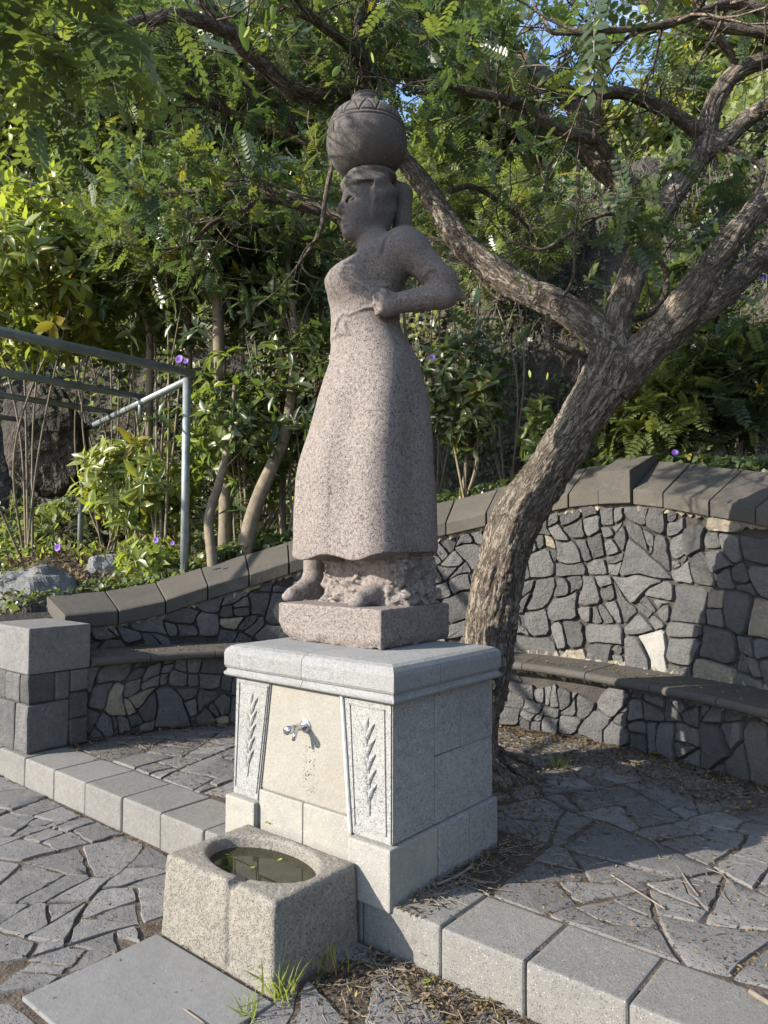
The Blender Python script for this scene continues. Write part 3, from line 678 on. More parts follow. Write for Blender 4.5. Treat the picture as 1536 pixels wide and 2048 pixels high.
# far arm raised to steady the jar
s.cap((.13, .14, 2.93), (.19, .12, 3.02), .075, .060, .04)
s.cap((.195, .115, 3.00), (.205, .105, 3.335), .056, .050, .02)
s.cap((.203, .105, 3.335), (.10, .07, 3.392), .048, .034, .025)
for q in range(4): s.cap((.10-.004*q, .055+.02*q, 3.40), (.058, .045+.022*q, 3.415), .014, .011, .008)
# head
fd = np.array([-.93, -.37]); sd = np.array([.37, -.93]); fd /= np.linalg.norm(fd); sd /= np.linalg.norm(sd); hc = np.array([.010, 0, 3.215])
def H(F, Sd, z): return (hc[0]+fd[0]*F+sd[0]*Sd, fd[1]*F+sd[1]*Sd, z)
RR = (fd, sd)
s.ell(hc, (.134, .112, .178), .02, RR); s.ell(H(.045, 0, 3.112), (.090, .082, .100), .03, RR); s.ell(H(.096, 0, 3.050), (.040, .036, .030), .02, RR)
s.ell(H(.055, .052, 3.145), (.055, .040, .055), .03, RR); s.ell(H(.055, -.052, 3.145), (.055, .040, .055), .03, RR)
s.cap(H(.120, 0, 3.238), H(.150, 0, 3.166), .013, .019, .010); s.ell(H(.128, .022, 3.158), (.016, .012, .012), .006, RR); s.ell(H(.128, -.022, 3.158), (.016, .012, .012), .006, RR); s.cap(H(.128, .017, 3.153), H(.128, -.017, 3.153), .013, .013, .008)
s.cap(H(.130, .010, 3.108), H(.112, .046, 3.103), .013, .008, .005); s.cap(H(.130, -.010, 3.108), H(.112, -.046, 3.103), .013, .008, .005); s.cap(H(.124, .020, 3.081), H(.124, -.020, 3.081), .015, .015, .005)
s.cap(H(.144, .0, 3.0945), H(.120, .050, 3.093), .006, .005, .003, True)
for sg in (1, -1):
    s.cap(H(.120, .014*sg, 3.243), H(.088, .070*sg, 3.250), .011, .010, .012)
    s.ell(H(.108, .046*sg, 3.208), (.020, .034, .017), .012, RR, True)
    s.ell(H(.098, .046*sg, 3.206), (.021, .026, .015), .002, RR)
    s.cap(H(.118, .022*sg, 3.212), H(.098, .070*sg, 3.204), .004, .004, .003, True)
    s.cap(H(.1245, .046*sg, 3.206), H(.1095, .046*sg, 3.206), .004, .004, .002, True)
# head cloth with folds over the hair and ears
def cloth(X, Y, Z):
    x, y, z = X-hc[0], Y, Z-3.262; F = x*fd[0]+y*fd[1]+.012; Sd = x*sd[0]+y*sd[1]
    q = np.sqrt((F/.150)**2+(Sd/.136)**2+(z/np.where(z < 0, .20, .150))**2)+1e-5
    d = (q-1)*.142+.006*np.sin(62*(z+.55*F)+14*Sd)*np.clip(z*6+.9,.2,1)+.006*vnoise(X*20, Y*20, Z*20)
    return np.maximum(d, np.minimum(.030+.02*np.clip(-F*4, 0, 1)-z, np.maximum(F-.022, -.175-z)))
s.add(cloth, (-.19, -.17, 3.04), (.19, .17, 3.42), .018)
s.cap(H(.118, .03, 3.322), H(.118, -.03, 3.322), .020, .020, .02); s.cap(H(.085, .080, 3.295), H(.120, .03, 3.300), .012, .013, .015)
s.ell(H(-.07, 0, 3.16), (.06, .09, .10), .03, RR)
s.ell((.035, .02, 3.378), (.135, .125, .036), .015)
# rough block between the feet
def rock(X, Y, Z):
    dx = X*cy_-Y*sy_; dy = X*sy_+Y*cy_; t = np.clip((Z-1.13)/.27, 0, 1)
    d = sec(dx-.035+.015*t, dy-.085, .285-.012*t, .178-.01*t, 5.)
    n = .016*fbm(X*17+Z*7, Y*17, Z*22-X*9, 3)+.010*vnoise(X*38+Z*25, Y*38, Z*60)
    return np.maximum(np.maximum(d+n, Z-1.40), 1.118-Z)
s.add(rock, (-.36, -.36, 1.12), (.43, .40, 1.41), .012)
def foot(px, py):
    t = atz(px, py, 1.138); dx, dy = t[0]-AX[0], t[1]-AX[1]
    g = lambda x, y, z: (x*cy_+y*sy_, -x*sy_+y*cy_, z)
    s.cap(g(dx, dy+.04, 1.160), g(dx+.006, dy+.11, 1.178), .040, .047, .02)
    s.ell(g(dx, dy+.026, 1.146), (.048, .044, .03), .015)
    s.cap(g(dx+.006, dy+.11, 1.178), g(dx+.012, dy+.185, 1.235), .047, .058, .025)
    s.cap(g(dx+.012, dy+.19, 1.165), g(dx+.012, dy+.195, 1.42), .058, .062, .02)
foot(574, 1197); foot(708, 1210)
print('feet', atz(574, 1197, 1.138), atz(708, 1210, 1.138))
s.add(lambda X, Y, Z: 1.118-Z+0*X+0*Y, (-.5, -.45, 1.05), (.6, .45, 1.13), .001, True) if False else None
# chiselled lines (cord, sleeve and neckline)
pz = lambda X, Y: (((540+X/3.657)-729.8)*.002631, 2.792-((160+Y/3.657)-570)*.00263)
LN = [([(765, 1742), (700, 1750), (640, 1768), (590, 1785), (548, 1768), (515, 1790), (495, 1830), (482, 1870)], .007, .010),
      ([(985, 1172), (905, 1205), (862, 1260), (838, 1320), (826, 1385)], .007, -.009),
      ([(1112, 1545), (1140, 1515), (1200, 1508), (1270, 1560), (1340, 1620), (1405, 1672)], .008, .010),
      ([(645, 1318), (690, 1275), (760, 1235), (850, 1200)], .006, -.005)]
sl, X, Y, Z = s.box((-.3, -.38, 2.45), (.55, 0, 3.1)); D = s.D[sl]
for P, wd, am in LN:
    d = poly_dist(X, Z, [pz(*p) for p in P]); D -= (am*np.exp(-(d/wd)**2)*np.clip(-Y*12-.2, 0, 1)).astype(np.float32)
V, F = s.mesh()
V = V+0; n_ = vnoise(V[:, 0]*60, V[:, 1]*60, V[:, 2]*60)*.0007
wv = np.stack([V[:, 0]*cy_-V[:, 1]*sy_+AX[0], V[:, 0]*sy_+V[:, 1]*cy_+AX[1], V[:, 2]], 1)
print('statue tris', len(F)*2)
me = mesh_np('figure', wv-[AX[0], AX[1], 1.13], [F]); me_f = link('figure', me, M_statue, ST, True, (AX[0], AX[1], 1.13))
sm = me_f.modifiers.new('smooth', 'SMOOTH'); sm.factor = .45; sm.iterations = 1
# block under the feet, chipped along its lower edge
s = SDF((-1.03, .23, .935), (-.25, .88, 1.15), .0075)
def fblk(X, Y, Z):
    c = (-.638, .554, 1.0315); h = (.345, .2755, .0985); r = .007
    q = [np.abs(X-c[0])-h[0]+r, np.abs(Y-c[1])-h[1]+r, np.abs(Z-c[2])-h[2]+r]
    d = np.sqrt(sum(np.maximum(a, 0)**2 for a in q))+np.minimum(np.maximum(np.maximum(q[0], q[1]), q[2]), 0)-r
    ch = (.985+.012*vnoise(X*16, Y*16, 0)-Z)*.6+(.275-.03-(np.abs(Y-c[1])))*-.6
    e = .014*np.clip((.985+.018*vnoise(X*14, Y*14, 2.)-Z)/.04, 0, 1)*(1+.7*vnoise(X*30, Y*30, Z*50))
    cr = np.clip(((-.93-X)+(.985-Z))/.06, 0, 1)*.03
    return d+e+cr+.0012*vnoise(X*70, Y*70, Z*70)
s.add(fblk, (-.99, .27, .935), (-.29, .84, 1.135), .001); V, F = s.mesh()
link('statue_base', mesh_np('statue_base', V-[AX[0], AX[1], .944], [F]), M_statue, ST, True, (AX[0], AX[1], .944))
# the jar, with engraved rings and zigzag
jz = np.array([3.385, 3.39, 3.41, 3.43, 3.455, 3.48, 3.51, 3.545, 3.58, 3.61, 3.64, 3.665, 3.69, 3.71, 3.725, 3.738, 3.745, 3.755, 3.77, 3.785, 3.798, 3.803, 3.80, 3.78, 3.74])
jr = np.array([.02, .105, .140, .166, .186, .200, .210, .2145, .213, .210, .202, .192, .176, .152, .126, .098, .087, .084, .081, .080, .080, .074, .064, .058, .055])
tt = np.linspace(0, len(jz)-1, 260); zz = np.interp(tt, np.arange(len(jz)), jz); rrj = np.interp(tt, np.arange(len(jz)), jr); rrj = np.convolve(np.pad(rrj, 4, 'edge'), np.ones(9)/9, 'valid')
an = np.linspace(0, 2*np.pi, 400, endpoint=False); A, Zj = np.meshgrid(an, zz); Rj = np.repeat(rrj[:, None], 400, 1)
g = lambda d, wd: np.exp(-(d/wd)**2)
band = (tt[:, None] < 17); Rj -= (.008*g(Zj-3.622, .005)+.007*g(Zj-3.600, .004)+.006*g(Zj-3.712, .004))*band
zig = np.abs(((A*15/(2*np.pi)) % 1)*2-1); zl = 3.622+zig*.088; Rj -= .009*g((Zj-zl)*.45, .0034)*((Zj > 3.622) & (Zj < 3.714))*band
Rj += .003*vnoise(np.cos(A)*4, np.sin(A)*4, Zj*14)+.0025*np.sin(Zj*260)*((Zj > 3.745))*band.__invert__()
jc = AX+np.array([cy_*.008, sy_*.008]); V = np.stack([Rj*np.cos(A), Rj*np.sin(A), Zj-3.385], -1).reshape(-1, 3)
i = np.arange(259)[:, None]*400; j = np.arange(400)[None, :]; F = np.stack([i+j, i+(j+1) % 400, i+400+(j+1) % 400, i+400+j], -1).reshape(-1, 4)
link('water_jar', mesh_np('water_jar', V, [F]), M_jar, ST, True, (jc[0], jc[1], 3.385))

# ------------------------------------------------------------ curved wall with coping
def cyl3(R0):
    def f(sx, z, d):
        th = sx/3.2; R = R0-d; return np.stack([CX+R*np.sin(th), CY+R*np.cos(th), z+0*th], -1)
    return f
def arc_solid(name, t0, t1, prof_fn, mat, parent, n=8, loc=None, bev=0, smooth=False):
    """sweep a closed (R, z) section from t0 to t1 degrees; prof_fn(t)->[(R,z)...]"""
    V = []; th = np.linspace(t0, t1, n+1)
    for t in th:
        a = math.radians(t)
        for R, z in prof_fn(t): V.append((CX+R*math.sin(a), CY+R*math.cos(a), z))
    m = len(prof_fn(t0)); V = np.array(V)
    F = [[k*m+a, k*m+(a+1) % m, (k+1)*m+(a+1) % m, (k+1)*m+a] for k in range(n) for a in range(m)]
    c = V.mean(0) if loc is None else np.array(loc)
    bm = bmesh.new(); vs = [bm.verts.new(v-c) for v in V]
    for f in F: bm.faces.new([vs[q] for q in f])
    bm.faces.new([vs[q] for q in range(m)][::-1]); bm.faces.new([vs[n*m+q] for q in range(m)])
    bmesh.ops.recalc_face_normals(bm, faces=bm.faces)
    if bev:
        es = [e for e in bm.edges if len(e.link_faces) == 2 and e.calc_face_angle(0) > .5]
        bmesh.ops.bevel(bm, geom=es, offset=bev, segments=2, affect='EDGES', profile=.6)
    me = bpy.data.meshes.new(name); bm.to_mesh(me); bm.free(); return link(name, me, mat, parent, smooth, c)
M_white = stone('white_stone', (.27, .26, .235), (.22, .213, .195), (.10, .10, .09), (.34, .33, .3), 70, .2, .12, .8, 0)
WALL = tag(empty('curved_wall', (CX, CY+3.4, 0)), 'curved dark rubble stone wall with sloping coping behind the statue', 'wall')
ZS = lambda t: np.interp(t, [-85, -60, -9, 12, 25, 75], [.605, .598, .535, .495, .49, .49])   # top of the seat
arc_solid('wall_core', -90, 62, lambda t: [(3.232, .0), (3.56, .0), (3.56, cope_back(t)-.12), (3.232, cope_front(t)-.125)], M_darkmortar, WALL, 90)
arc_solid('lime_joint', -80, 61, lambda t: [(3.205+.012*math.sin(t*3.1)+.010*math.sin(t*7.7), cope_front(t)-.150+.016*math.sin(t*5.3)+.012*math.sin(t*11.)), (3.205+.012*math.sin(t*3.1), cope_front(t)-.119), (3.3, cope_front(t)-.119), (3.3, cope_front(t)-.15)], M_mortar, WALL, 260)
arc_solid('lime_joint', -30, 61, lambda t: [(3.19+.012*math.sin(t*3.7)+.010*math.sin(t*8.7), ZS(t)-.01), (3.203+.012*math.sin(t*4.1), ZS(t)+.018+.016*math.sin(t*4.3)+.012*math.sin(t*9.)), (3.3, ZS(t)+.03), (3.3, ZS(t)-.01)], M_mortar, WALL, 200)
rg = np.random.default_rng(21); f3 = cyl3(3.215)
inw = lambda s_, z: ZS(math.degrees(s_/3.2))-.02 < z < cope_front(math.degrees(s_/3.2))-.10
nst = 0
def on_wall(px, py, R0=3.2):
    for d in np.arange(4.5, 9, .005):
        q = at(px, py, d)
        if math.hypot(q[0]-CX, q[1]-CY) > R0 and q[1] > .5: return math.radians(thdeg(q[0], q[1]))*3.2, q[2]
WS = on_wall(1290, 1235)
wcs = [c_ for c_ in bsp([(-5.0, .45), (3.45, .45), (3.45, 1.8), (-5.0, 1.8)], .011, .125, rg, .011, .09) if inw(*c_[0])]
wk = min(range(len(wcs)), key=lambda k: np.hypot(wcs[k][0][0]-WS[0], wcs[k][0][1]-WS[1])-.3*(area(wcs[k][1]) > .055))
for ci, (p, P) in enumerate(wcs):
    Q = ragged(P, rg, max(.03, math.sqrt(area(P))/4) if area(P) > 1e-4 else .03, .003)
    if len(Q) < 3: continue
    Q = warp(warp(Q, .075, 3.6, 5.), .020, 10., 2.)
    td = np.degrees(Q[:, 0]/3.2); Q[:, 1] = np.clip(Q[:, 1], ZS(td)-.01, cope_front(td)-.118)
    if area(Q) < .0006 or np.ptp(Q[:, 1]) < .02: continue
    big = math.sqrt(area(Q)); V, F4, F3 = stone_from(Q, f3, rg, .05, rg.normal(.010, .007)-(.012 if big < .07 else 0), min(.012, big*.08))
    piece('stone', V, F4, F3, M_white if ci == wk else M_basalt, WALL); nst += 1
print('wall stones', nst)
cj = [-81.9, -74.4, -67.6, -61.3, -55, -48.8, -42.5, -36.2, -30, -23.7, -17.3, -11, -4.5, .1, 5.0, 9.4, 15.8, 21.9, 28.2, 34.6, 41, 47.3, 53.6, 60]
for a, b in zip(cj[:-1], cj[1:]):
    a2, b2 = a+.10, b-.10
    if a == .1:
        arc_solid('keystone', a2, b2, lambda t: [(3.145, 1.755), (3.145, 2.005), (3.56, 2.155), (3.63, 2.165), (3.63, 2.0), (3.2, 1.74)], M_cope, WALL, 3, None, .006)
        continue
    o = random.uniform(-.006, .006)
    arc_solid('coping_stone', a2, b2, lambda t: [(3.17+o, cope_front(t)-.115+o*.3), (3.17+o, cope_front(t)-.008+o), (3.19+o, cope_front(t)+.006+o), (3.61, cope_back(t)+o), (3.61, cope_back(t)-.13), (3.2, cope_front(t)-.12)], M_cope, WALL, 5, None, .006)
# ------------------------------------------------------------ curved bench
BN = tag(empty('curved_bench', (CX, CY+2.9, 0)), 'curved stone bench on rubble risers running round the inside of the wall', 'bench')
def seatp(t, o=0):
    z = float(ZS(t))+o; pts = []
    for a in np.linspace(-math.pi/2, math.pi/2, 7): pts.append((2.705-.03*math.cos(a)+0*t, z-.032+.030*math.sin(a)))
    return pts[::1]+[(3.235, z-.002), (3.235, z-.062)]
sj = [-80.9, -72, -61.5, -51, -40.4, -29.8, -19.2, -8.6, 2.0, 12.4, 22.9, 33.5, 44, 54.5, 62]
for a, b in zip(sj[:-1], sj[1:]):
    o = random.uniform(-.002, .002); arc_solid('seat_slab', a+.06, b-.06, lambda t: seatp(t, o), M_cope, BN, 6, None, 0, False)
arc_solid('riser_core', -89, 62, lambda t: [(2.800, -.02), (3.2, -.02), (3.2, ZS(t)-.064), (2.800, ZS(t)-.064)], M_darkmortar, BN, 80)
arc_solid('lime_joint', -30, 61, lambda t: [(2.775+.012*math.sin(t*3.3), ZS(t)-.085+.014*math.sin(t*5.9)+.01*math.sin(t*12.)), (2.770+.01*math.sin(t*6.1), ZS(t)-.0645), (2.9, ZS(t)-.0645), (2.9, ZS(t)-.1)], M_mortar, BN, 200)
rg = np.random.default_rng(33); f3 = cyl3(2.785)
for p, P in bsp([(-5.02, -.02), (3.45, -.02), (3.45, .60), (-5.02, .60)], .010, .115, rg, .011, .09):
    if not (-.01 < p[1] < ZS(math.degrees(p[0]/3.2))-.055): continue
    Q = ragged(P, rg, max(.03, math.sqrt(area(P))/4) if area(P) > 1e-4 else .03, .003)
    if len(Q) < 3: continue
    Q = warp(warp(Q, .075, 3.6, 5.), .020, 10., 2.)
    td = np.degrees(Q[:, 0]/3.2); Q[:, 1] = np.clip(Q[:, 1], -.012, ZS(td)-.070)
    if area(Q) < .0006 or np.ptp(Q[:, 1]) < .02: continue
    big = math.sqrt(area(Q)); V, F4, F3 = stone_from(Q, f3, rg, .05, rg.normal(.008, .007)-(.012 if big < .07 else 0), min(.013, big*.08))
    piece('stone', V, F4, F3, M_basalt, BN)
# end pier of the bench with its block
rbox('arm_block', -3.86, -3.21, .028, .475, .538, .855, M_pave, BN, .012, 2, .002, 1, 'grey smooth stone block on the end of the bench')
rbox('pier_core', -3.84, -3.235, .05, .47, 0, .537, M_darkmortar, BN, 0)
for x0, x1, y0, y1, z0, z1 in [(-3.40, -3.213, .030, .325, .003, .333), (-3.335, -3.216, .034, .215, .340, .534), (-3.30, -3.210, .332, .466, .004, .185), (-3.30, -3.214, .330, .468, .192, .372), (-3.30, -3.211, .222, .326, .341, .532), (-3.30, -3.212, .333, .468, .380, .533),
                               (-3.645, -3.407, .028, .2, .003, .330), (-3.86, -3.652, .031, .2, .004, .20), (-3.86, -3.651, .029, .2, .207, .332), (-3.56, -3.342, .030, .2, .338, .532), (-3.86, -3.567, .033, .2, .339, .533)]:
    rbox('stone', x0, x1, y0, y1, z0, z1, M_basalt, BN, .016, 2, .011, 3)
# ------------------------------------------------------------ railing behind the wall
RAIL = tag(empty('tube_railing', tuple(at(355, 1130, 6.0))), 'grey galvanised tube frame with long rails behind the left end of the wall', 'railing')
t1 = at(374, 757, 6.8); t2 = at(165, 857, 9.75); zt_ = t1[2]; t2[2] = zt_
b1 = np.array([t1[0], t1[1], terrain(t1[0], t1[1])-.1]); b2 = np.array([t2[0], t2[1], terrain(t2[0], t2[1])-.1])
tube_obj('post', [b1, t1], [.037, .037], M_tube, RAIL); tube_obj('post', [b2, t2], [.034, .034], M_tube, RAIL)
tube_obj('cross_bar', [t1+[0, 0, -.02], t2+[0, 0, -.02]], [.034, .034], M_tube, RAIL)
for k, e in ((-.012, .039), (.36, .034), (.66, .033), (1.01, .032)):
    p = t1+(t2-t1)*k; p = p+[0, .05, .045 if k < .9 else .02]; tube_obj('rail', [p, p+[0, -5.2, 0]], [e, e], M_tube, RAIL, 14)
p = t1+(t2-t1)*.36; tube_obj('bracket', [p+[0, 0, -.17], p+[0, 0, .03]], [.022, .022], M_tube, RAIL, 10)
# ------------------------------------------------------------ boulders
def boulder(name, c, r, label, seed, flat=.5, mat=None, n=28, strat=0.):
    u = np.linspace(0, np.pi, n); v = np.linspace(0, 2*np.pi, n*2, endpoint=False); U, Vv = np.meshgrid(u, v, indexing='ij')
    P = np.stack([np.sin(U)*np.cos(Vv), np.sin(U)*np.sin(Vv), np.cos(U)], -1)
    rgb = np.random.default_rng(seed); d = np.ones(U.shape)
    for _ in range(16):
        q = rgb.normal(size=3); q /= np.linalg.norm(q); d = np.minimum(d, rgb.uniform(.62, .9)/np.maximum(P@q, .05))
    d = d*(1+.06*fbm(P[..., 0]*3+seed, P[..., 1]*3, P[..., 2]*3, 4))
    P = P*d[..., None]*np.array(r)
    if strat: P[..., 2] += strat*np.abs(vnoise(P[..., 0]*9, P[..., 1]*5, P[..., 2]*14+seed))
    m = n*2; i = np.arange(n-1)[:, None]*m; j = np.arange(m)[None, :]
    me = mesh_np(name, P.reshape(-1, 3), [np.stack([i+j, i+m+j, i+m+(j+1) % m, i+(j+1) % m], -1).reshape(-1, 4)])
    return tag(link(name, me, mat or M_boulder, None, False, c), label, 'rock')
q = at(205, 1125, 7.3); boulder('boulder', (q[0], q[1], terrain(q[0], q[1])+.08), (.27, .2, .24), 'angular grey rock at the foot of the tube posts', 4)
q = at(45, 1235, 6.5); boulder('boulder', (q[0], q[1], q[2]-.03), (.80, .60, .46), 'low layered dark rock mound at the left end of the wall', 9, mat=M_boulder, n=44, strat=.07)
q = at(100, 850, 9.6); boulder('boulder', tuple(q-[0, 0, .2]), (.75, .6, .8), 'brown earthy rock outcrop under the left bushes', 12, mat=M_cliff, n=30, strat=.12)
# ------------------------------------------------------------ leaves
def unit(v): v = np.asarray(v, float); return v/(np.linalg.norm(v, axis=-1, keepdims=True)+1e-9)
L_BROAD = (np.array([[0, 0, 0], [0, .5, -.03], [0, 1, -.16], [-.13, .28, .035], [-.16, .58, .03], [.13, .28, .035], [.16, .58, .03]]), [np.array([[0, 5, 1], [5, 6, 1], [6, 2, 1], [0, 1, 3], [3, 1, 4], [4, 1, 2]])])
L_OVAL = (np.array([[0, 0, 0], [.24, .25, .02], [.26, .68, .02], [0, 1, -.04], [-.26, .68, .02], [-.24, .25, .02]]), [np.array([[0, 1, 2, 3], [0, 3, 4, 5]])])
L_DIAM = (np.array([[0, 0, 0], [.22, .45, .03], [0, 1, -.06], [-.22, .45, .03]]), [np.array([[0, 1, 2, 3]])])
L_HEART = (np.array([[0, 0, 0], [.34, -.08, .03], [.46, .30, .05], [0, 1, -.08], [-.46, .30, .05], [-.34, -.08, .03]]), [np.array([[0, 1, 2, 3], [0, 3, 4, 5]])])
def compound(pairs, leaf, ll=.34, spread=1.15, droop=.25, rg=None):
    """a pinnate leaf of unit length built of leaflets"""
    V = []; F = {}; n = 0
    lv, lf = leaf
    def put(o, ang, sc, side):
        nonlocal n
        c, s_ = math.cos(ang), math.sin(ang); q = lv*sc
        v = np.stack([q[:, 0]*c+q[:, 1]*s_, -q[:, 0]*s_+q[:, 1]*c, q[:, 2]-abs(math.sin(ang))*q[:, 1]*.18], 1)+o
        V.append(v)
        for f in lf: F.setdefault(f.shape[1], []).append(f+n)
        n += len(v)
    for k in range(pairs):
        t = .16+.80*k/(pairs-1); o = np.array([0, t*.98, -droop*t*t]); sc = ll*(1-.25*abs(t-.55)*1.3)
        for sg in (-1, 1): put(o, sg*(spread+(rg.normal(0, .12) if rg else 0)), sc*(1+(rg.normal(0, .06) if rg else 0)), sg)
    put(np.array([0, 1.0, -droop]), 0, ll*.9, 0)
    r = .008; v = np.array([[-r, 0, 0], [r, 0, 0], [r, .5, -droop*.25], [-r, .5, -droop*.25], [r*.6, 1, -droop], [-r*.6, 1, -droop]]); V.append(v)
    F.setdefault(4, []).append(np.array([[0, 1, 2, 3], [3, 2, 4, 5]])+n)
    return np.concatenate(V), [np.concatenate(f) for f in F.values()]
rgl = np.random.default_rng(2)
L_PIN = compound(7, L_OVAL, .26, 1.2, .22, rgl); L_PINF = compound(6, L_DIAM, .30, 1.1, .25, rgl); L_FERN = compound(10, L_DIAM, .22, 1.1, .15, rgl)
def rosette(n, leaf, rg, up=.5):
    V = []; F = {}; m = 0
    for k in range(n):
        a = k*2.4+rg.normal(0, .4); e = up+rg.normal(0, .32)-.8*(k/n-.5); sc = rg.uniform(.5, 1.1)
        d = np.array([math.cos(a)*math.cos(e), math.sin(a)*math.cos(e), math.sin(e)]); x = unit(np.cross(d, [0, 0, 1])); z = np.cross(x, d)
        v = (leaf[0]*sc)@np.stack([x, d, z]); v = v-[0, 0, .0]+np.array([0, 0, -1.])*rg.uniform(0, .25); V.append(v)
        for f in leaf[1]: F.setdefault(f.shape[1], []).append(f+m)
        m += len(v)
    return np.concatenate(V), [np.concatenate(f) for f in F.values()]
LB2 = (L_BROAD[0]*[.8, 1, 1.6], L_BROAD[1]); LB3 = (L_BROAD[0]*[1.15, .9, .6], L_BROAD[1])
ROS = [rosette(8, L_BROAD, rgl, .35), rosette(10, LB2, rgl, .05), rosette(6, LB3, rgl, .6), rosette(7, LB2, rgl, .3), rosette(5, L_BROAD, rgl, .1)]
class Leaves:
    def __init__(s): s.V = []; s.F = {}; s.t = []; s.n = 0
    def add(s, tpl, pos, d, nrm, size, tint):
        """tpl placed at pos (n,3), pointing along d, facing nrm"""
        if len(pos) == 0: return
        lv, lf = tpl; d = unit(d); x = unit(np.cross(d, nrm)); z = np.cross(x, d); size = np.broadcast_to(size, len(pos))
        B = np.stack([x, d, z], 1)*size[:, None, None]; V = np.einsum('vk,nkj->nvj', lv, B)+pos[:, None, :]
        m = len(lv); k = len(pos); s.V.append(V.reshape(-1, 3)); s.t.append(np.repeat(np.clip(tint, 0, 1), m))
        for f in lf: s.F.setdefault(f.shape[1], []).append((f[None]+(np.arange(k)*m)[:, None, None]+s.n).reshape(-1, f.shape[1]))
        s.n += m*k
    def obj(s, name, mat, parent=None, kind='stuff', loc=None):
        V = np.concatenate(s.V); me = mesh_np(name, V, [np.concatenate(f) for f in s.F.values()], np.concatenate(s.t))
        o = link(name, me, mat, parent, True)
        if kind: o['kind'] = kind
        return o
def tints(rg, n, mean=.45, sd=.2, yellow=.012):
    t = np.clip(rg.normal(mean, sd, n), 0, .88); t[rg.random(n) < yellow] = 1.; return t
SUNH = SUN
# places that the sun reaches in the photograph: the skirt, the plinth's front, the basin; leaves in those rays are left off
LIT = [(np.array([-.62, .42, 1.90]), .55), (np.array([-.55, .42, 2.35]), .36), (np.array([-.60, .35, 1.45]), .6), (np.array([-.52, 0, .75]), .75), (np.array([-.5, -.3, .0]), .8), (np.array([.6, .1, -.1]), .6), (np.array([-2.0, 0., 0]), .7),
       (at(1000, 1200, 4.62), .5), (at(1070, 1010, 4.5), .4), (at(1160, 850, 4.5), .4), (at(1050, 585, 4.7), .35), (at(1300, 700, 4.45), .35), (at(60, 560, 8.2), 1.1), (at(270, 900, 7.6), .9), (at(250, 1130, 7.), .6), (at(100, 980, 8.), .7), (at(560, 1100, 6.4), .5), (at(1300, 250, 13), 1.6), (at(1000, 420, 9), .7),
       (np.array([-.1, 2.9, 1.2]), .85), (np.array([.5, 2.6, .4]), .7), (np.array([-1.0, -1.2, -.18]), .8), (np.array([-2.3, -.6, -.18]), .8), (np.array([-.9, 2.9, .9]), .7)]
def keep_sun(P, k=1.):
    ok = np.ones(len(P), bool)
    for c, r in LIT:
        v = P-c; t = v@SUN; d = np.linalg.norm(v-t[:, None]*SUN, axis=1); ok &= ~((t > .3) & (d < r*k))
    for c, r in ((at(732, 290, 3.75), .26), (at(735, 430, 3.75), .22), (at(740, 600, 3.75), .30)):   # nothing hangs in front of the statue
        ax = c-CAM; L = np.linalg.norm(ax); ax = ax/L; v = P-CAM; t = v@ax; d = np.linalg.norm(v-t[:, None]*ax, axis=1); ok &= ~((t > 1.2) & (t < L) & (d < r*t/L))
    return ok
# ------------------------------------------------------------ the big tree
TREE = tag(empty('leaning_tree', tuple(at(925, 1560, 4.66)*[1, 1, 0])), 'big leaning tree with rough bark and feathery leaves rising behind the plinth', 'tree')
def barkdisp(amp, seed, fr=1.):
    def f(a, s_, r):
        c, sn = np.cos(a), np.sin(a); q = r.mean()
        x, y = c*q*32*fr, sn*q*32*fr
        w_ = vnoise(c*q*9, sn*q*9, s_*3+seed)*1.2
        n1 = np.abs(vnoise(x+w_, y+w_, s_*7*fr+seed)); n2 = np.abs(vnoise(x*2+5, y*2, s_*16*fr+seed*2))
        return amp*(np.clip(n1*2.6, 0, 1)-.55)+amp*.45*(np.clip(n2*2.5, 0, 1)-.5)+amp*.9*vnoise(c*q*7, sn*q*7, s_*2.4+seed+9)+amp*.5*vnoise(x*.6, y*.6, s_*55+seed)*np.clip(n1*3-.3, 0, 1)
    return f
def limb(name, pts, parent, amp=.006, seg=40, step=.02, seed=0., mat=None, fr=1.):
    P = [at(p[0], p[1], p[2]*1.1) for p in pts]; R = [p[3]*p[2]*(1.1 if name == 'trunk' else 1.0)/FPX/2 for p in pts]
    Q, rr_ = spline(P, R, step); V, F, u = tube(Q, rr_, seg, barkdisp(amp, seed, fr))
    n = len(V); V = np.vstack([V, Q[-1:], Q[:1]]); a = np.arange(seg)
    F3 = np.concatenate([np.stack([np.full(seg, n), n-seg+a, n-seg+(a+1) % seg], 1), np.stack([np.full(seg, n+1), (a+1) % seg, a], 1)])
    u = np.vstack([u, u[-1:], u[:1]])
    link(name, mesh_np(name, V, [F, F3], None, u), mat or M_bark, parent, True); return Q, rr_
BR = []
trunk = [(925, 1570, 4.23, 160), (935, 1520, 4.23, 118), (950, 1440, 4.22, 96), (974, 1330, 4.22, 98), (988, 1220, 4.20, 98), (1010, 1110, 4.18, 93), (1038, 1032, 4.15, 97), (1096, 942, 4.12, 88), (1155, 850, 4.08, 84), (1208, 765, 4.05, 96), (1230, 715, 4.05, 100)]
limb('trunk', trunk, TREE, .013, 150, .009, 1.)
def B(name, pts, amp=.006, seg=40, step=.015, seed=0., tw=1.): q = limb(name, pts, TREE, amp, seg, step, seed, M_bark if pts[0][3] > 34 else M_bark2, 1. if pts[0][3] > 34 else 1.8); BR.append((q, tw)); return q
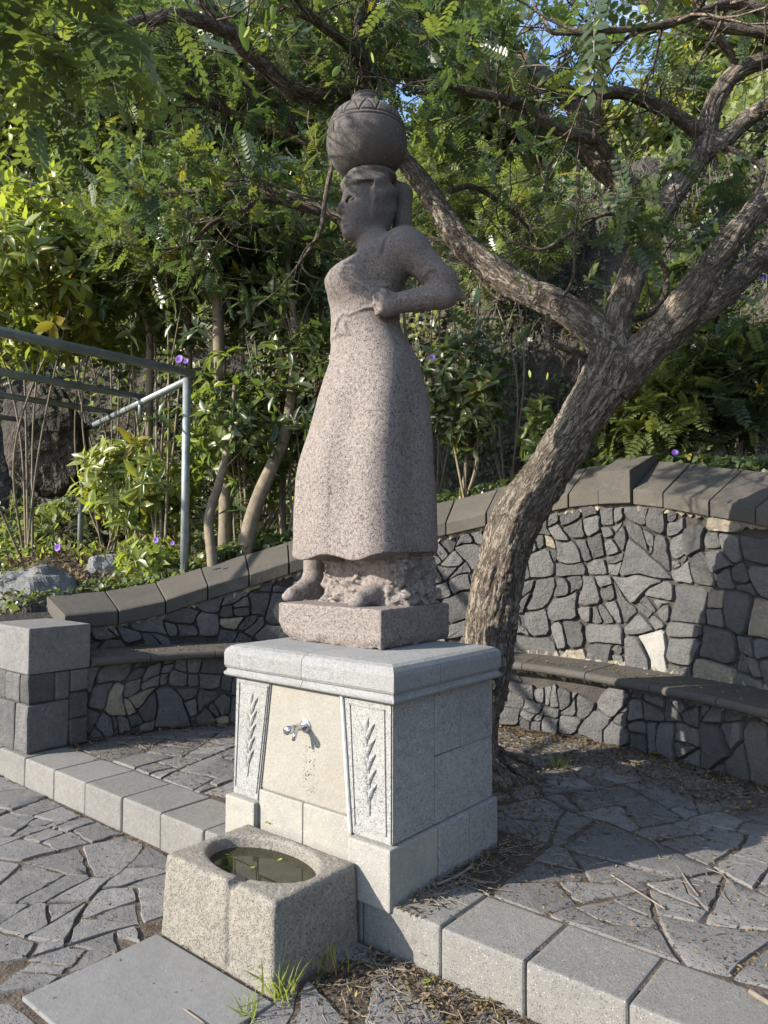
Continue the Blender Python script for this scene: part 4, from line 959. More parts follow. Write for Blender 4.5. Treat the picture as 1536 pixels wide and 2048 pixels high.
B('limb', [(1228, 745, 4.05, 80), (1195, 672, 4.1, 74), (1120, 612, 4.2, 62), (1050, 582, 4.3, 55), (975, 532, 4.4, 52), (915, 475, 4.5, 50), (873, 410, 4.6, 46), (842, 362, 4.65, 42), (800, 310, 4.7, 38), (755, 240, 4.7, 34), (737, 196, 4.6, 34), (700, 188, 4.5, 33), (640, 187, 4.4, 34), (592, 182, 4.3, 34), (548, 150, 4.2, 34), (505, 112, 4.1, 32), (465, 70, 4.0, 30), (410, 8, 3.9, 28), (380, -60, 3.8, 26)], .010, 72, .012, 2., 1)
B('limb', [(1222, 760, 4.05, 70), (1236, 640, 4.1, 62), (1262, 560, 4.12, 56), (1296, 470, 4.2, 50), (1345, 390, 4.3, 50), (1402, 305, 4.4, 48), (1425, 215, 4.4, 42), (1470, 148, 4.4, 36), (1540, 118, 4.4, 32), (1620, 90, 4.4, 30)], .009, 64, .013, 3.)
B('limb', [(1222, 775, 4.05, 80), (1290, 700, 4.0, 80), (1370, 610, 3.9, 74), (1432, 520, 3.85, 60), (1495, 440, 3.8, 54), (1545, 395, 3.8, 52), (1640, 330, 3.7, 46)], .011, 84, .011, 4.)
B('limb', [(1290, 705, 4.05, 70), (1375, 640, 4.15, 62), (1445, 590, 4.2, 56), (1500, 535, 4.3, 54), (1560, 480, 4.3, 52), (1660, 420, 4.3, 45)], .010, 64, .012, 5.)
B('branch', [(1120, 640, 4.25, 44), (1060, 575, 4.6, 40), (1000, 535, 4.9, 40), (900, 500, 5.1, 38), (820, 482, 5.3, 34), (740, 480, 5.5, 26), (645, 420, 5.6, 22), (550, 388, 5.7, 18), (475, 368, 5.8, 14), (415, 380, 5.9, 10), (325, 386, 6.0, 6)], .006, 36, .018, 6.)
B('branch', [(1405, 310, 4.4, 44), (1440, 285, 4.4, 42), (1492, 240, 4.4, 38), (1545, 205, 4.3, 36), (1640, 150, 4.2, 30)], .007, 40, .015, 7.)
B('branch', [(1330, 410, 4.35, 34), (1225, 352, 4.5, 46), (1180, 300, 4.6, 44), (1160, 235, 4.7, 40), (1120, 178, 4.8, 34), (1068, 135, 4.9, 28), (1010, 70, 5.0, 22), (960, -20, 5.1, 18)], .007, 44, .015, 8.)
B('branch', [(1250, 360, 4.4, 26), (1194, 284, 4.2, 26), (1118, 260, 4.1, 26), (1048, 215, 4.0, 23), (983, 192, 3.9, 20), (893, 168, 3.8, 14), (830, 130, 3.7, 8)], .004, 26, .02, 9.)
B('branch', [(1400, 262, 4.4, 32), (1320, 215, 4.3, 30), (1250, 186, 4.2, 26), (1180, 188, 4.1, 22), (1120, 170, 4.1, 12)], .005, 28, .02, 10.)
B('branch', [(1600, 45, 2.7, 26), (1468, 8, 2.7, 22), (1343, 46, 2.65, 16), (1218, 62, 2.6, 13), (1108, 66, 2.6, 10), (1090, 50, 2.6, 5)], .003, 22, .02, 11., .5)
B('branch', [(1600, 75, 3.2, 26), (1536, 66, 3.2, 24), (1468, 58, 3.2, 22), (1383, 42, 3.2, 20), (1300, 10, 3.2, 18), (1260, -40, 3.2, 14)], .004, 24, .02, 12., .6)
B('branch', [(737, 200, 4.55, 26), (728, 130, 4.4, 28), (722, 60, 4.3, 28), (712, -20, 4.2, 26)], .005, 32, .015, 13.)
B('branch', [(724, 100, 4.35, 22), (690, 80, 4.2, 16), (640, 45, 4.1, 14), (590, 22, 4.0, 12), (540, -30, 3.9, 9)], .003, 20, .02, 14.)
B('branch', [(465, 72, 4.0, 22), (400, 42, 3.6, 26), (350, 30, 3.5, 24), (285, 44, 3.4, 22), (240, 58, 3.3, 20), (175, 85, 3.2, 14), (110, 72, 3.1, 9), (40, 60, 3.0, 6)], .004, 26, .018, 15.)
B('branch', [(815, 330, 4.75, 22), (720, 300, 4.9, 20), (640, 292, 5.0, 19), (560, 262, 5.0, 18), (500, 240, 5.0, 17), (450, 221, 5.0, 15), (375, 195, 4.9, 12), (300, 175, 4.8, 11), (200, 164, 4.7, 7), (148, 128, 4.6, 4)], .003, 22, .02, 16.)
B('branch', [(590, 265, 5.0, 17), (562, 235, 4.9, 16), (535, 205, 4.9, 15), (450, 146, 4.8, 12), (380, 100, 4.7, 10), (320, 60, 4.6, 7)], .003, 20, .02, 17.)
B('branch', [(470, 228, 5.0, 12), (450, 214, 4.95, 11), (392, 136, 4.8, 9), (340, 55, 4.6, 7)], .002, 16, .03, 18.)
B('branch', [(640, 425, 5.6, 16), (530, 400, 5.5, 14), (475, 430, 5.4, 12), (425, 446, 5.3, 10), (375, 490, 5.2, 8), (310, 500, 5.1, 5)], .002, 16, .03, 19.)
B('branch', [(672, 300, 4.2, 10), (662, 340, 4.1, 11), (650, 400, 4.05, 11), (640, 462, 4.0, 10), (602, 522, 3.95, 7), (560, 575, 3.9, 3), (515, 612, 3.9, 2)], .0015, 12, .03, 20., 0)
B('branch', [(598, 525, 3.95, 5), (618, 550, 3.95, 4.5), (650, 558, 4.0, 4), (680, 552, 4.1, 3)], .001, 8, .04, 21., 0)
B('branch', [(648, 398, 4.05, 5), (600, 390, 4.0, 5), (550, 372, 4.0, 4.5), (480, 350, 3.9, 4), (415, 335, 3.9, 2.5)], .001, 8, .04, 22., .1)
B('branch', [(1178, 714, 4.1, 14), (1138, 700, 4.0, 15), (1098, 678, 3.95, 13), (1096, 628, 3.95, 10)], .002, 18, .02, 23., .0)
B('branch', [(1186, 284, 4.15, 12), (1195, 220, 4.1, 12), (1204, 140, 4.0, 10), (1200, 70, 3.9, 9), (1180, 0, 3.9, 8)], .002, 14, .03, 24.)
B('branch', [(1000, 198, 3.9, 11), (975, 140, 3.9, 11), (985, 60, 3.9, 9), (995, -10, 3.9, 8)], .002, 14, .03, 25.)
B('branch', [(1120, 600, 4.15, 8), (1145, 560, 4.0, 8), (1150, 480, 3.9, 6.5), (1156, 400, 3.85, 6), (1158, 325, 3.8, 4)], .001, 10, .03, 26., .2)
B('branch', [(1300, 470, 4.2, 8), (1220, 428, 4.1, 8), (1150, 462, 4.05, 7), (1080, 500, 4.0, 5.5), (1020, 480, 4.0, 4)], .001, 10, .03, 27., .6)
B('branch', [(1440, 290, 4.4, 12), (1500, 318, 4.3, 10), (1525, 345, 4.3, 9), (1500, 400, 4.3, 7), (1440, 405, 4.3, 5)], .001, 10, .03, 28., .8)
B('branch', [(1235, 650, 4.15, 10), (1310, 620, 4.3, 14), (1335, 560, 4.4, 12), (1315, 500, 4.4, 9), (1330, 440, 4.4, 6)], .002, 12, .03, 29., .8)
B('branch', [(1050, 590, 4.35, 7), (1000, 598, 4.5, 6), (960, 560, 4.6, 5), (935, 520, 4.6, 3)], .001, 8, .04, 30., .5)
B('branch', [(900, 380, 4.8, 14), (950, 375, 5.0, 13), (1020, 420, 5.2, 10), (1060, 460, 5.3, 7)], .002, 12, .03, 31., .8)
B('branch', [(1480, 135, 4.4, 20), (1400, 20, 4.2, 16), (1370, -60, 4.1, 12)], .003, 18, .02, 32.)
B('branch', [(560, -60, 3.6, 24), (620, 30, 3.9, 20), (690, 90, 4.2, 18), (735, 150, 4.5, 20)], .003, 20, .02, 33.)
# upper limbs beyond the frame carry the crown that shades the statue's head
B('limb', [(380, -60, 3.8, 26), (200, -200, 3.5, 24), (0, -300, 3.3, 20), (-250, -380, 3.1, 14)], .005, 24, .03, 34., 1.5)
B('limb', [(712, -20, 4.2, 26), (600, -250, 3.9, 24), (400, -420, 3.6, 18), (100, -600, 3.3, 12)], .005, 24, .03, 35., 1.5)
B('limb', [(1370, -60, 4.1, 14), (1300, -300, 3.8, 14), (1200, -500, 3.5, 10)], .004, 20, .03, 36., 1.5)
# roots and torn bark at the foot
Bg = Bag(); rg = np.random.default_rng(8); f0 = at(940, 1560, 4.60)
for k in range(54):
    a = rg.uniform(-1.5, 2.2); r0 = rg.uniform(.08, .26); L = rg.uniform(.08, .34)*(1.3-r0*2); h = rg.uniform(.03, .26)*(1.25-r0*3.2)
    p0 = f0+[math.cos(a)*r0, math.sin(a)*r0, h]; p1 = f0+[math.cos(a)*(r0+L*.6), math.sin(a)*(r0+L*.6), h*.35]; p2 = f0+[math.cos(a)*(r0+L), math.sin(a)*(r0+L), -.02]
    p0[2] = h; p1[2] = h*.35; p2[2] = -.03
    Q, r_ = spline([p0, p1, p2], [.010, .026, .012], .015); V, F, u = tube(Q, r_, 14, barkdisp(.007, k*3., 1.5)); Bg.add(V, F, 0., u)
link('root', Bg.mesh('root', True), M_bark2, TREE, True)
Bg = Bag()
TW = []                                             # twig tips for leaves: (point, direction)
rg = np.random.default_rng(14)
def twig(p, d, L, r, gen, W):
    n = 7; P = [p]; dd = unit(d)
    for k in range(n-1):
        dd = unit(dd+rg.normal(0, .17, 3)+np.array([0, 0, -.02])); P.append(P[-1]+dd*L/(n-1))
    P = np.array(P)
    if gen == 0 or rg.random() < .8: V, F, u = tube(P, np.linspace(r, r*.35, n), 5 if gen else 7); W.add(V, F, 0., u)
    if gen < 1:
        for q in range(rg.integers(3, 6)):
            k = rg.integers(2, n-1); sd_ = unit(rg.normal(0, 1, 3)+[0, 0, .15]); twig(P[k], unit(P[k]-P[k-1])*.6+sd_, L*rg.uniform(.35, .6), r*.5, gen+1, W)
    for k in range(2 if gen else 3, n): TW.append((P[k], unit(P[k]-P[k-1]), gen))
for (Q, rr_), tw in BR:
    if tw <= 0: continue
    L = np.concatenate([[0], np.cumsum(np.linalg.norm(np.diff(Q, axis=0), axis=1))]); tot = L[-1]; n = int(tot*5.5*tw)
    for _ in range(n):
        t = tot*(rg.uniform(.22, 1.)**.8); k = min(int(np.searchsorted(L, t)), len(Q)-2)
        if rr_[k] > .062: continue
        ax = unit(Q[k+1]-Q[k]); sd_ = unit(np.cross(ax, rg.normal(size=3))); d = unit(sd_+ax*.5+[0, 0, .12])
        twig(Q[k], d, rg.uniform(.35, .85), min(.0065, rr_[k]*.5), 0, Bg)
for (Q, rr_), tw in BR:                              # bare dry twigs
    if rr_.max() > .075 or rr_.max() < .008: continue
    for _ in range(int(len(Q)*.11)+3):
        k = rg.integers(len(Q)//4, len(Q)-1); d = unit(rg.normal(size=3)+unit(Q[k+1]-Q[k])*.8); L = rg.uniform(.3, .9); q = Q[k]; P = [q]; stk = []
        for t in range(7): d = unit(d+rg.normal(0, .2, 3)); q = q+d*L/7; P.append(q)
        P = np.array(P)
        if not keep_sun(P, .6).all(): continue
        V, F, u = tube(P, np.linspace(min(.007, rr_[k]*.6), .0018, 8), 5); Bg.add(V, F, 0., u)
        for _2 in range(4):
            j = rg.integers(2, 8); d2 = unit(rg.normal(size=3)+d*.7); e = np.array([P[j]+d2*L*.45*t+rg.normal(0, .008, 3) for t in np.linspace(0, 1, 5)]); e[0] = P[j]; V, F, u = tube(e, np.linspace(.003, .0012, 5), 4); Bg.add(V, F, 0., u)
link('twigs', Bg.mesh('twigs', True), M_bark2, TREE, True)['kind'] = 'stuff'
P = np.array([t[0] for t in TW]); Dd = np.array([t[1] for t in TW])
print('twig nodes', len(P))
def offmask(P):  # leaves out of view stay only where they shade the statue's head
    v = P-CAM; fz = v@CF; sx_ = 768+FPX*(v@CR)/fz; off = (sx_ < -40)|(1024-FPX*(v@CU)/fz < -60); hd = np.zeros(len(P), bool)
    for c, r in ((np.array([-.63, .55, 3.55]), .42), (np.array([-.63, .5, 3.15]), .38), (np.array([-.45, .5, 2.85]), .32)): q = P-c; t = q@SUN; hd |= (np.linalg.norm(q-t[:, None]*SUN, axis=1) < r)
    return ~off|hd
ok = offmask(P); P = P[ok]; Dd = Dd[ok]
def leafy(P, Dd, per, size, tpl, mat, parent, name='foliage', mean=.45, prune=1., rg=rg, up=.35):
    k = rg.integers(0, len(P), int(len(P)*per)); p = P[k]+rg.normal(0, .012, (len(k), 3)); ok = keep_sun(p, prune) if prune else np.ones(len(p), bool); p = p[ok]; k = k[ok]
    d = unit(Dd[k]*.5+rg.normal(0, .75, (len(k), 3))+[0, 0, .05]); nn_ = unit(rg.normal(0, .45, (len(k), 3))+[0, 0, 1.]+SUN*.3)
    Lv = Leaves(); tt_ = tints(rg, len(k), mean); tt_ = np.where(tt_ < .95, np.clip(tt_+.28*vnoise(p[:, 0]*2.3, p[:, 1]*2.3, p[:, 2]*2.3), 0, .88), tt_)
    Lv.add(tpl, p, d, nn_, rg.uniform(.55, 1.25, len(k))*size, tt_); return Lv
Lv = leafy(P, Dd, .5, .165, L_PIN, None, TREE); Lv.obj('foliage', M_leaf_tree, TREE)
# clumps of feathery leaves on the crown's outer twigs
CL = [(60, 90, 3.4, .65, 200), (140, 230, 3.8, .40, 100), (30, 330, 3.8, .35, 80), (-120, -120, 3.2, .8, 300), (-160, -330, 2.9, .8, 300), (250, 30, 3.6, .4, 110), (350, 130, 5.2, .6, 70), (500, 40, 4.4, .5, 100), (620, 30, 4.8, .5, 100), (830, 60, 4.6, .5, 130), (930, 110, 4.8, .45, 120),
      (430, 330, 5.6, .6, 60), (560, 330, 5.9, .5, 40), (900, 220, 5.2, .45, 50), (1340, 60, 4.8, .4, 40), (1460, 330, 4.9, .4, 30), (1430, 480, 4.7, .35, 50), (1250, 370, 3.8, .20, 34), (1500, 150, 4.8, .4, 40), (250, 330, 5.0, .5, 60), (-80, 120, 3.6, .7, 200), (-500, -500, 3.2, 1.0, 420)]
pp = []; dd = []; Bg = Bag()
hc_ = np.array([-.62, .52, 3.30])
CL = [(at(x, y, d*1.06), r, n) for x, y, d, r, n in CL]+[(hc_+SUN*2.3, .52, 420), (hc_+SUN*3.0+[.1, 0, .15], .5, 300)]  # last two clumps are added out of view, sunward, to shade the head
for c, r, n in CL:
    nb = max(4, n//9)
    for _ in range(nb):
        v = unit(rg.normal(size=3)); st_ = c+v*r*rg.uniform(.1, .75)*[1, 1, .75]; dr = unit(v+rg.normal(0, .6, 3)+[0, 0, -.15]); L = rg.uniform(.25, .5)
        Q = np.array([st_+dr*L*t+[0, 0, -.06*t*t] for t in np.linspace(0, 1, 6)]); V, F, u = tube(Q, np.linspace(.0035, .0012, 6), 4); Bg.add(V, F, 0., u)
        for t in rg.uniform(.1, 1., 9): pp.append(st_+dr*L*t+[0, 0, -.06*t*t]); dd.append(dr)
pp = np.array(pp); dd = np.array(dd); ok = offmask(pp); pp = pp[ok]; dd = dd[ok]; print('clump leaves', len(pp))
Lv = leafy(pp, dd, 1., .19, L_PIN, None, TREE); Lv.obj('foliage', M_leaf_tree, TREE)
link('twigs', Bg.mesh('twigs', True), M_bark2, TREE, True)['kind'] = 'stuff'
pn = []; dn = []
for x, y, d, r, n in [(60, 60, 2.5, .28, 34), (190, 40, 2.5, .22, 26), (40, 230, 2.7, .22, 20), (120, 150, 2.8, .2, 14), (330, 20, 2.9, .2, 12), (1180, 10, 2.9, .15, 8), (1310, 5, 2.8, .12, 6), (960, 20, 3.2, .2, 10)]:
    c = at(x, y, d)
    for _ in range(n): v = unit(rg.normal(size=3)); pn.append(c+v*r*rg.random()**.5); dn.append(v+[0, 0, -.4])
Lv = leafy(np.array(pn), np.array(dn), 1., .22, compound(6, L_OVAL, .30, 1.2, .3, rgl), None, TREE, mean=.6, prune=.8); Lv.obj('foliage', M_leaf_tree, TREE)
# pale green seed pods
def lens_mesh(name, L, W, T, n=7):
    V = []; F = []
    t = np.linspace(0, 1, n)
    for sg in (1, -1):
        for a in t:
            wd = W*(math.sin(math.pi*min(a*.97+.02, 1))**.6)
            V += [[-wd/2, -a*0, -a*L], [0, sg*T*math.sin(math.pi*a), -a*L], [wd/2, 0, -a*L]]
    for s0 in (0, 3*n):
        for a in range(n-1):
            for c in (0, 1):
                q = [s0+a*3+c, s0+a*3+c+1, s0+(a+1)*3+c+1, s0+(a+1)*3+c]; F.append(q if s0 else q[::-1])
    return mesh_np(name, np.array(V, float), [np.array(F)], np.full(len(V), .5))
podm = lens_mesh('seed_pod', .085, .034, .005); podm.materials.append(M_pod)
for x, y, d, s_ in [(482, 45, 2.6, 1.2), (497, 52, 2.62, .8), (533, 18, 2.6, .8), (545, 8, 2.65, .7), (680, 132, 2.9, .8), (742, 105, 3., .6), (752, 192, 3.4, .5), (1205, 28, 2.6, .9), (1280, 10, 2.7, .7), (60, 255, 3., .8), (30, 200, 3.2, .9), (20, 250, 3.2, 1.), (45, 190, 3.2, .8), (1140, 440, 4, .6), (1155, 445, 4., .6), (1222, 438, 4., 1.), (1235, 440, 4, .8), (1270, 468, 4, .8), (1300, 450, 4, .7), (1432, 442, 4, .8), (1470, 445, 4, .9), (1420, 470, 4, .7), (1395, 490, 4.1, .9), (1345, 545, 4.1, .8), (1450, 520, 4.1, .8), (1057, 565, 4, .8), (1412, 545, 4.1, .7),
                    (1040, 545, 4., .6), (530, 580-240, 4.3, .6), (420, 355, 4.4, .6), (395, 455, 4.5, .6), (215, 90, 3.4, .6), (1128, 770-280, 4., .7), (1080, 32, 3, .5), (1168, 50, 3., .5), (1265, 575, 4.2, .6), (640, 95, 3.4, .5), (410, 70, 3.3, .6), (440, 85, 3.3, .6), (1500, 800-230, 4.2, .6), (1505, 505, 4.2, .6), (1058, 740, 4.2, .6), (1095, 745, 4.2, .7)]:
    o = link('seed_pod', podm, None, TREE, None, at(x, y, d*1.08)); o.rotation_euler = (rg.normal(0, .25), rg.normal(0, .3), rg.uniform(0, 3)); o.scale = (s_,)*3

# ------------------------------------------------------------ shrubs and small trees on the bank
def gz(p): return float(terrain(p[0], p[1]))
def shrub(name, label, cat, x, y, d, rx, rz, n, size, kind='ros', mat=None, mean=.5, seed=0, stems=5, group=None, dark=0, foot=None, up=.25, lean=(0, 0), stemr=.014, hollow=.35, sun=1.):
    """shrub whose crown centre is seen at x, y and stands d metres away"""
    rg = np.random.default_rng(100+seed); c = at(x, y, d); f = np.array(foot if foot is not None else [c[0]+lean[0], c[1]+lean[1], 0.]); f[2] = gz(f)-.03
    t = tag(empty(name, f), label, cat, group); Bg = Bag(); tips = []; dirs = []
    rx_ = np.array(rx) if hasattr(rx, '__len__') else np.array([rx, rx]); rxyz = np.array([rx_[0], rx_[1], rz])
    mains = []
    for k in range(stems):
        a = rg.uniform(0, 6.28); e = c+rg.normal(0, .35, 3)*rxyz; mid = (f*.5+e*.5)+rg.normal(0, .12, 3)*np.linalg.norm(e-f)*.5
        Q, r_ = spline([f+[rg.normal(0, .05), rg.normal(0, .05), 0], mid, e], [stemr*rg.uniform(.8, 1.3), stemr*.8, stemr*.45], .12); V, F, u = tube(Q, r_, 7); Bg.add(V, F, 0., u); mains.append(Q)
    allm = np.concatenate([q[len(q)//3:] for q in mains])
    for k in range(n):
        v = unit(rg.normal(size=3)); v[2] = v[2]*.9+.1; rad = rg.uniform(hollow, 1.)**.5; tip = c+v*rxyz*rad*(1+.35*vnoise(v[0]*2.2+seed, v[1]*2.2, v[2]*2.2))
        if tip[2] < gz(tip)+.05: tip[2] = gz(tip)+rg.uniform(.05, .3)
        m = allm[np.argmin(np.linalg.norm(allm-tip, axis=1)+rg.uniform(0, .25, len(allm)))]
        mid = (m+tip)/2+rg.normal(0, .05, 3)+[0, 0, .05]; Q = np.array([m*(1-q)**2+2*mid*q*(1-q)+tip*q*q for q in np.linspace(0, 1, 5)])
        V, F, u = tube(Q, np.linspace(stemr*.36, stemr*.16, 5), 4); Bg.add(V, F, 0., u); tips.append(tip); dirs.append(unit(unit(tip-m)+v*.6+[0, 0, up]+SUN*.25))
    tips = np.array(tips); dirs = np.array(dirs); link('stems', Bg.mesh('stems', True), M_stem, t, True)
    Lv = Leaves(); N = len(tips)
    if kind == 'ros':
        for i_, R_ in enumerate(ROS):
            q = np.arange(i_, N, len(ROS)); z = dirs[q]; x_ = unit(rg.normal(size=(len(q), 3))); Lv.add(R_, tips[q], unit(np.cross(z, x_)), z, rg.uniform(.75, 1.15, len(q))*size, np.clip(tints(rg, len(q), mean, .15)+.25*vnoise(tips[q, 0]*2.5+seed, tips[q, 1]*2.5, tips[q, 2]*2.5), 0, 1))
    else:
        tpl, per = {'pin': (L_PIN, 5), 'pinf': (L_PINF, 5), 'fern': (L_FERN, 5), 'oval': (L_OVAL, 12), 'broad': (L_BROAD, 9), 'heart': (L_HEART, 11)}[kind]
        k = np.repeat(np.arange(N), per); p = tips[k]-dirs[k]*rg.uniform(0, .22, (len(k), 1))+rg.normal(0, .03+.04*(kind in ('oval', 'heart')), (len(k), 3))
        Lv.add(tpl, p, dirs[k]*.4+rg.normal(0, .6, (len(k), 3)), rg.normal(0, .4, (len(k), 3))+[0, 0, .8]+SUN*.5, rg.uniform(.7, 1.25, len(k))*size, tints(rg, len(k), mean, .18))
    if sun < 1: pass
    o = Lv.obj('foliage', mat or M_leaf_shrub, t); return t
sh = [
 ('broadleaf_bush', 'tall bright yellow-green bush at the left edge above the rails', 'bush', 60, 560, 8.2, (1.1, .9), 1.05, 480, .25, 'ros', M_leaf_shrub, .85, 1, 6),
 ('broadleaf_bush', 'large sunlit bush spreading right of the yellow-green one on the left', 'bush', 230, 610, 9.0, (1.1, .8), .85, 300, .23, 'ros', M_leaf_shrub, .55, 2, 6),
 ('broadleaf_bush', 'lush bright green bush growing through the tube frame posts', 'bush', 272, 975, 7.9, (.74, .5), .50, 240, .21, 'ros', M_leaf_shrub, .72, 3, 7),
 ('broadleaf_bush', 'olive green bush between the near post and the statue', 'bush', 490, 880, 7.3, (.60, .5), .72, 170, .20, 'ros', M_leaf_shrub, .35, 4, 6),
 ('broadleaf_bush', 'dull green bush close behind the left side of the statue skirt', 'bush', 590, 790, 7.2, (.5, .5), .7, 110, .19, 'ros', M_leaf_dark, .6, 5, 5),
 ('broadleaf_bush', 'low bright leafy plant at the foot of the near post', 'bush', 300, 1120, 7.0, (.4, .25), .22, 70, .16, 'ros', M_leaf_shrub, .6, 6, 3),
 ('feathery_bush', 'dark feathery bush high above the left rails', 'bush', 330, 470, 7.6, (1.1, .7), .8, 200, .26, 'pin', M_leaf_dark, .7, 7, 5),
 ('feathery_bush', 'green feathery bush behind the head of the statue on the left', 'bush', 520, 520, 8.2, (1.0, .7), 1.0, 180, .26, 'pin', M_leaf_dark, .6, 8, 5),
 ('narrow_leaf_bush', 'dark narrow-leaved bush behind the right side of the statue skirt', 'bush', 925, 800, 6.9, (.45, .45), .72, 170, .17, 'ros', M_leaf_dark, .45, 9, 6),
 ('narrow_leaf_bush', 'small upright leafy plant in front of the dark cliff', 'plant', 1075, 870, 6.5, (.16, .16), .36, 46, .14, 'ros', M_leaf_shrub, .4, 10, 3),
 ('feathery_bush', 'feathery bush hanging over the coping right of the trunk', 'bush', 1290, 830, 6.3, (.55, .4), .42, 130, .22, 'pin', M_leaf_tree, .8, 11, 5),
 ('feathery_bush', 'blue-green feathery bush at the right edge above the coping', 'bush', 1470, 760, 6.2, (.55, .4), .6, 150, .22, 'pin', M_leaf_tree, .5, 12, 5),
 ('feathery_bush', 'bushy green growth between the trunk fork and the right limbs', 'bush', 1330, 640, 7.2, (.7, .5), .6, 130, .22, 'pin', M_leaf_tree, .6, 13, 5),
 ('feathery_bush', 'sunny feathery bush behind the long left limb', 'bush', 1010, 470, 8.8, (.8, .7), .8, 150, .22, 'pinf', M_leaf_hill, .5, 14, 5),
 ('feathery_bush', 'green bush on the slope behind the jar', 'bush', 880, 400, 9.2, (.8, .7), .9, 150, .22, 'pinf', M_leaf_hill, .4, 15, 5),
 ('hillside_bush', 'round pale green bush on the sunny slope upper right', 'bush', 1390, 250, 13.5, (1.4, 1.2), 1.0, 520, 0.158, 'oval', M_leaf_hill, .8, 16, 5),
 ('hillside_bush', 'yellow-green bush on the slope below the gap of sky', 'bush', 1180, 330, 13, (1.3, 1.2), .9, 520, 0.158, 'oval', M_leaf_hill, .85, 17, 5),
 ('hillside_bush', 'green bush at the right edge of the slope', 'bush', 1510, 320, 12, (1.1, 1.), 1.1, 440, 0.158, 'oval', M_leaf_hill, .6, 18, 5),
 ('hillside_bush', 'mid green bush on the slope right of the jar', 'bush', 950, 260, 13, (1.3, 1.), 1.2, 520, 0.172, 'oval', M_leaf_hill, .5, 19, 5),
 ('hillside_bush', 'dark green bush high on the slope upper left', 'bush', 250, 230, 11, (1.8, 1.2), 1.5, 720, 0.185, 'oval', M_leaf_dark, .8, 20, 5),
 ('hillside_bush', 'large green bush high on the slope left of the jar', 'bush', 530, 180, 12, (1.9, 1.2), 1.6, 720, 0.185, 'oval', M_leaf_hill, .4, 21, 5),
 ('hillside_bush', 'green bush on the crest above the jar', 'bush', 740, 60, 17, (2.2, 1.5), 1.7, 680, 0.224, 'oval', M_leaf_hill, .45, 22, 5),
 ('hillside_bush', 'big dark bush on the crest at the left corner', 'bush', 60, 120, 15, (3.2, 1.5), 2.8, 1040, 0.224, 'oval', M_leaf_dark, .8, 23, 5),
 ('hillside_bush', 'green bush on the crest at the top right corner', 'bush', 1500, 90, 18, (2.2, 1.5), 1.7, 640, 0.224, 'oval', M_leaf_hill, .6, 24, 5),
 ('hillside_bush', 'small bush on the crest left of the sky gap', 'bush', 880, 70, 20, (1.7, 1.2), 1.9, 440, 0.238, 'oval', M_leaf_hill, .4, 25, 5),
]
for a in sh: shrub(*a[:15], group='bushes on the bank')
# slender trees on the left
def slender(label, pts, rg_seed, n=26, size=.2, mat=None):
    P = [at(*p[:3]) for p in pts]; f = P[0].copy(); f[2] = gz(f)-.1
    t = tag(empty('slender_tree', f), label, 'tree', 'thin trees on the bank'); R = [p[3]*p[2]/FPX/2 for p in pts]
    Q, r_ = spline([f]+P, [R[0]]+R, .05); V, F, u = tube(Q, r_, 16, barkdisp(.004, rg_seed*3.)); link('trunk', mesh_np('trunk', V, [F], None, u), M_stem, t, True)
    rg = np.random.default_rng(rg_seed); B_ = Bag(); tips = []
    for k in range(n):
        q = Q[rg.integers(len(Q)//2, len(Q))]; d = unit(rg.normal(size=3)+[0, 0, .4]); L = rg.uniform(.3, .8); e = q+d*L; V, F, u = tube(np.array([q, q+d*L*.5+[0, 0, .04], e]), [.008, .006, .003], 5); B_.add(V, F, 0., u); tips.append(e)
    link('branches', B_.mesh('branches', True), M_stem, t, True); tips = np.array(tips); k = np.repeat(np.arange(n), 2); Lv = Leaves()
    z = unit(rg.normal(0, .5, (len(k), 3))+[0, 0, .6]+SUN*.4); Lv.add(ROS[0], tips[k]+rg.normal(0, .08, (len(k), 3)), unit(np.cross(z, rg.normal(size=(len(k), 3)))), z, rg.uniform(.8, 1.2, len(k))*size, tints(rg, len(k), .4)); Lv.obj('foliage', mat or M_leaf_dark, t)
slender('straight grey-brown tree trunk between the near post and the statue', [(452, 880, 7.4, 26), (440, 740, 7.4, 24), (436, 620, 7.4, 22), (430, 480, 7.5, 20), (440, 330, 7.6, 14)], 1)
slender('tan leaning trunk curving up beside the statue skirt', [(492, 1090, 6.9, 34), (512, 1010, 6.9, 30), (545, 930, 6.9, 26), (572, 860, 7.0, 22), (590, 700, 7.2, 16), (575, 520, 7.4, 10)], 2)
slender('thin pale trunk left of the straight grey-brown one', [(380, 760, 8.0, 11), (377, 640, 8., 10), (380, 520, 8., 9), (370, 380, 8., 6)], 3)
slender('pale crooked thin trunk above the end of the long rail', [(300, 700, 8.2, 14), (290, 620, 8.2, 13), (292, 480, 8.2, 12), (310, 420, 8.2, 9)], 4, 18)
slender('thin upright trunk close to the left of the statue waist', [(566, 860, 7.8, 13), (563, 700, 7.8, 12), (568, 560, 7.8, 10), (560, 420, 7.8, 7)], 5)
slender('thin dark stem just behind the statue waist', [(640, 800, 8.2, 12), (643, 650, 8.2, 11), (640, 480, 8.2, 9)], 6, 14)
slender('short brown trunk rising at the coping near the post', [(425, 1120, 6.7, 22), (418, 1040, 6.8, 20), (440, 960, 6.9, 17), (462, 870, 7.0, 14), (470, 770, 7., 9)], 7, 14)
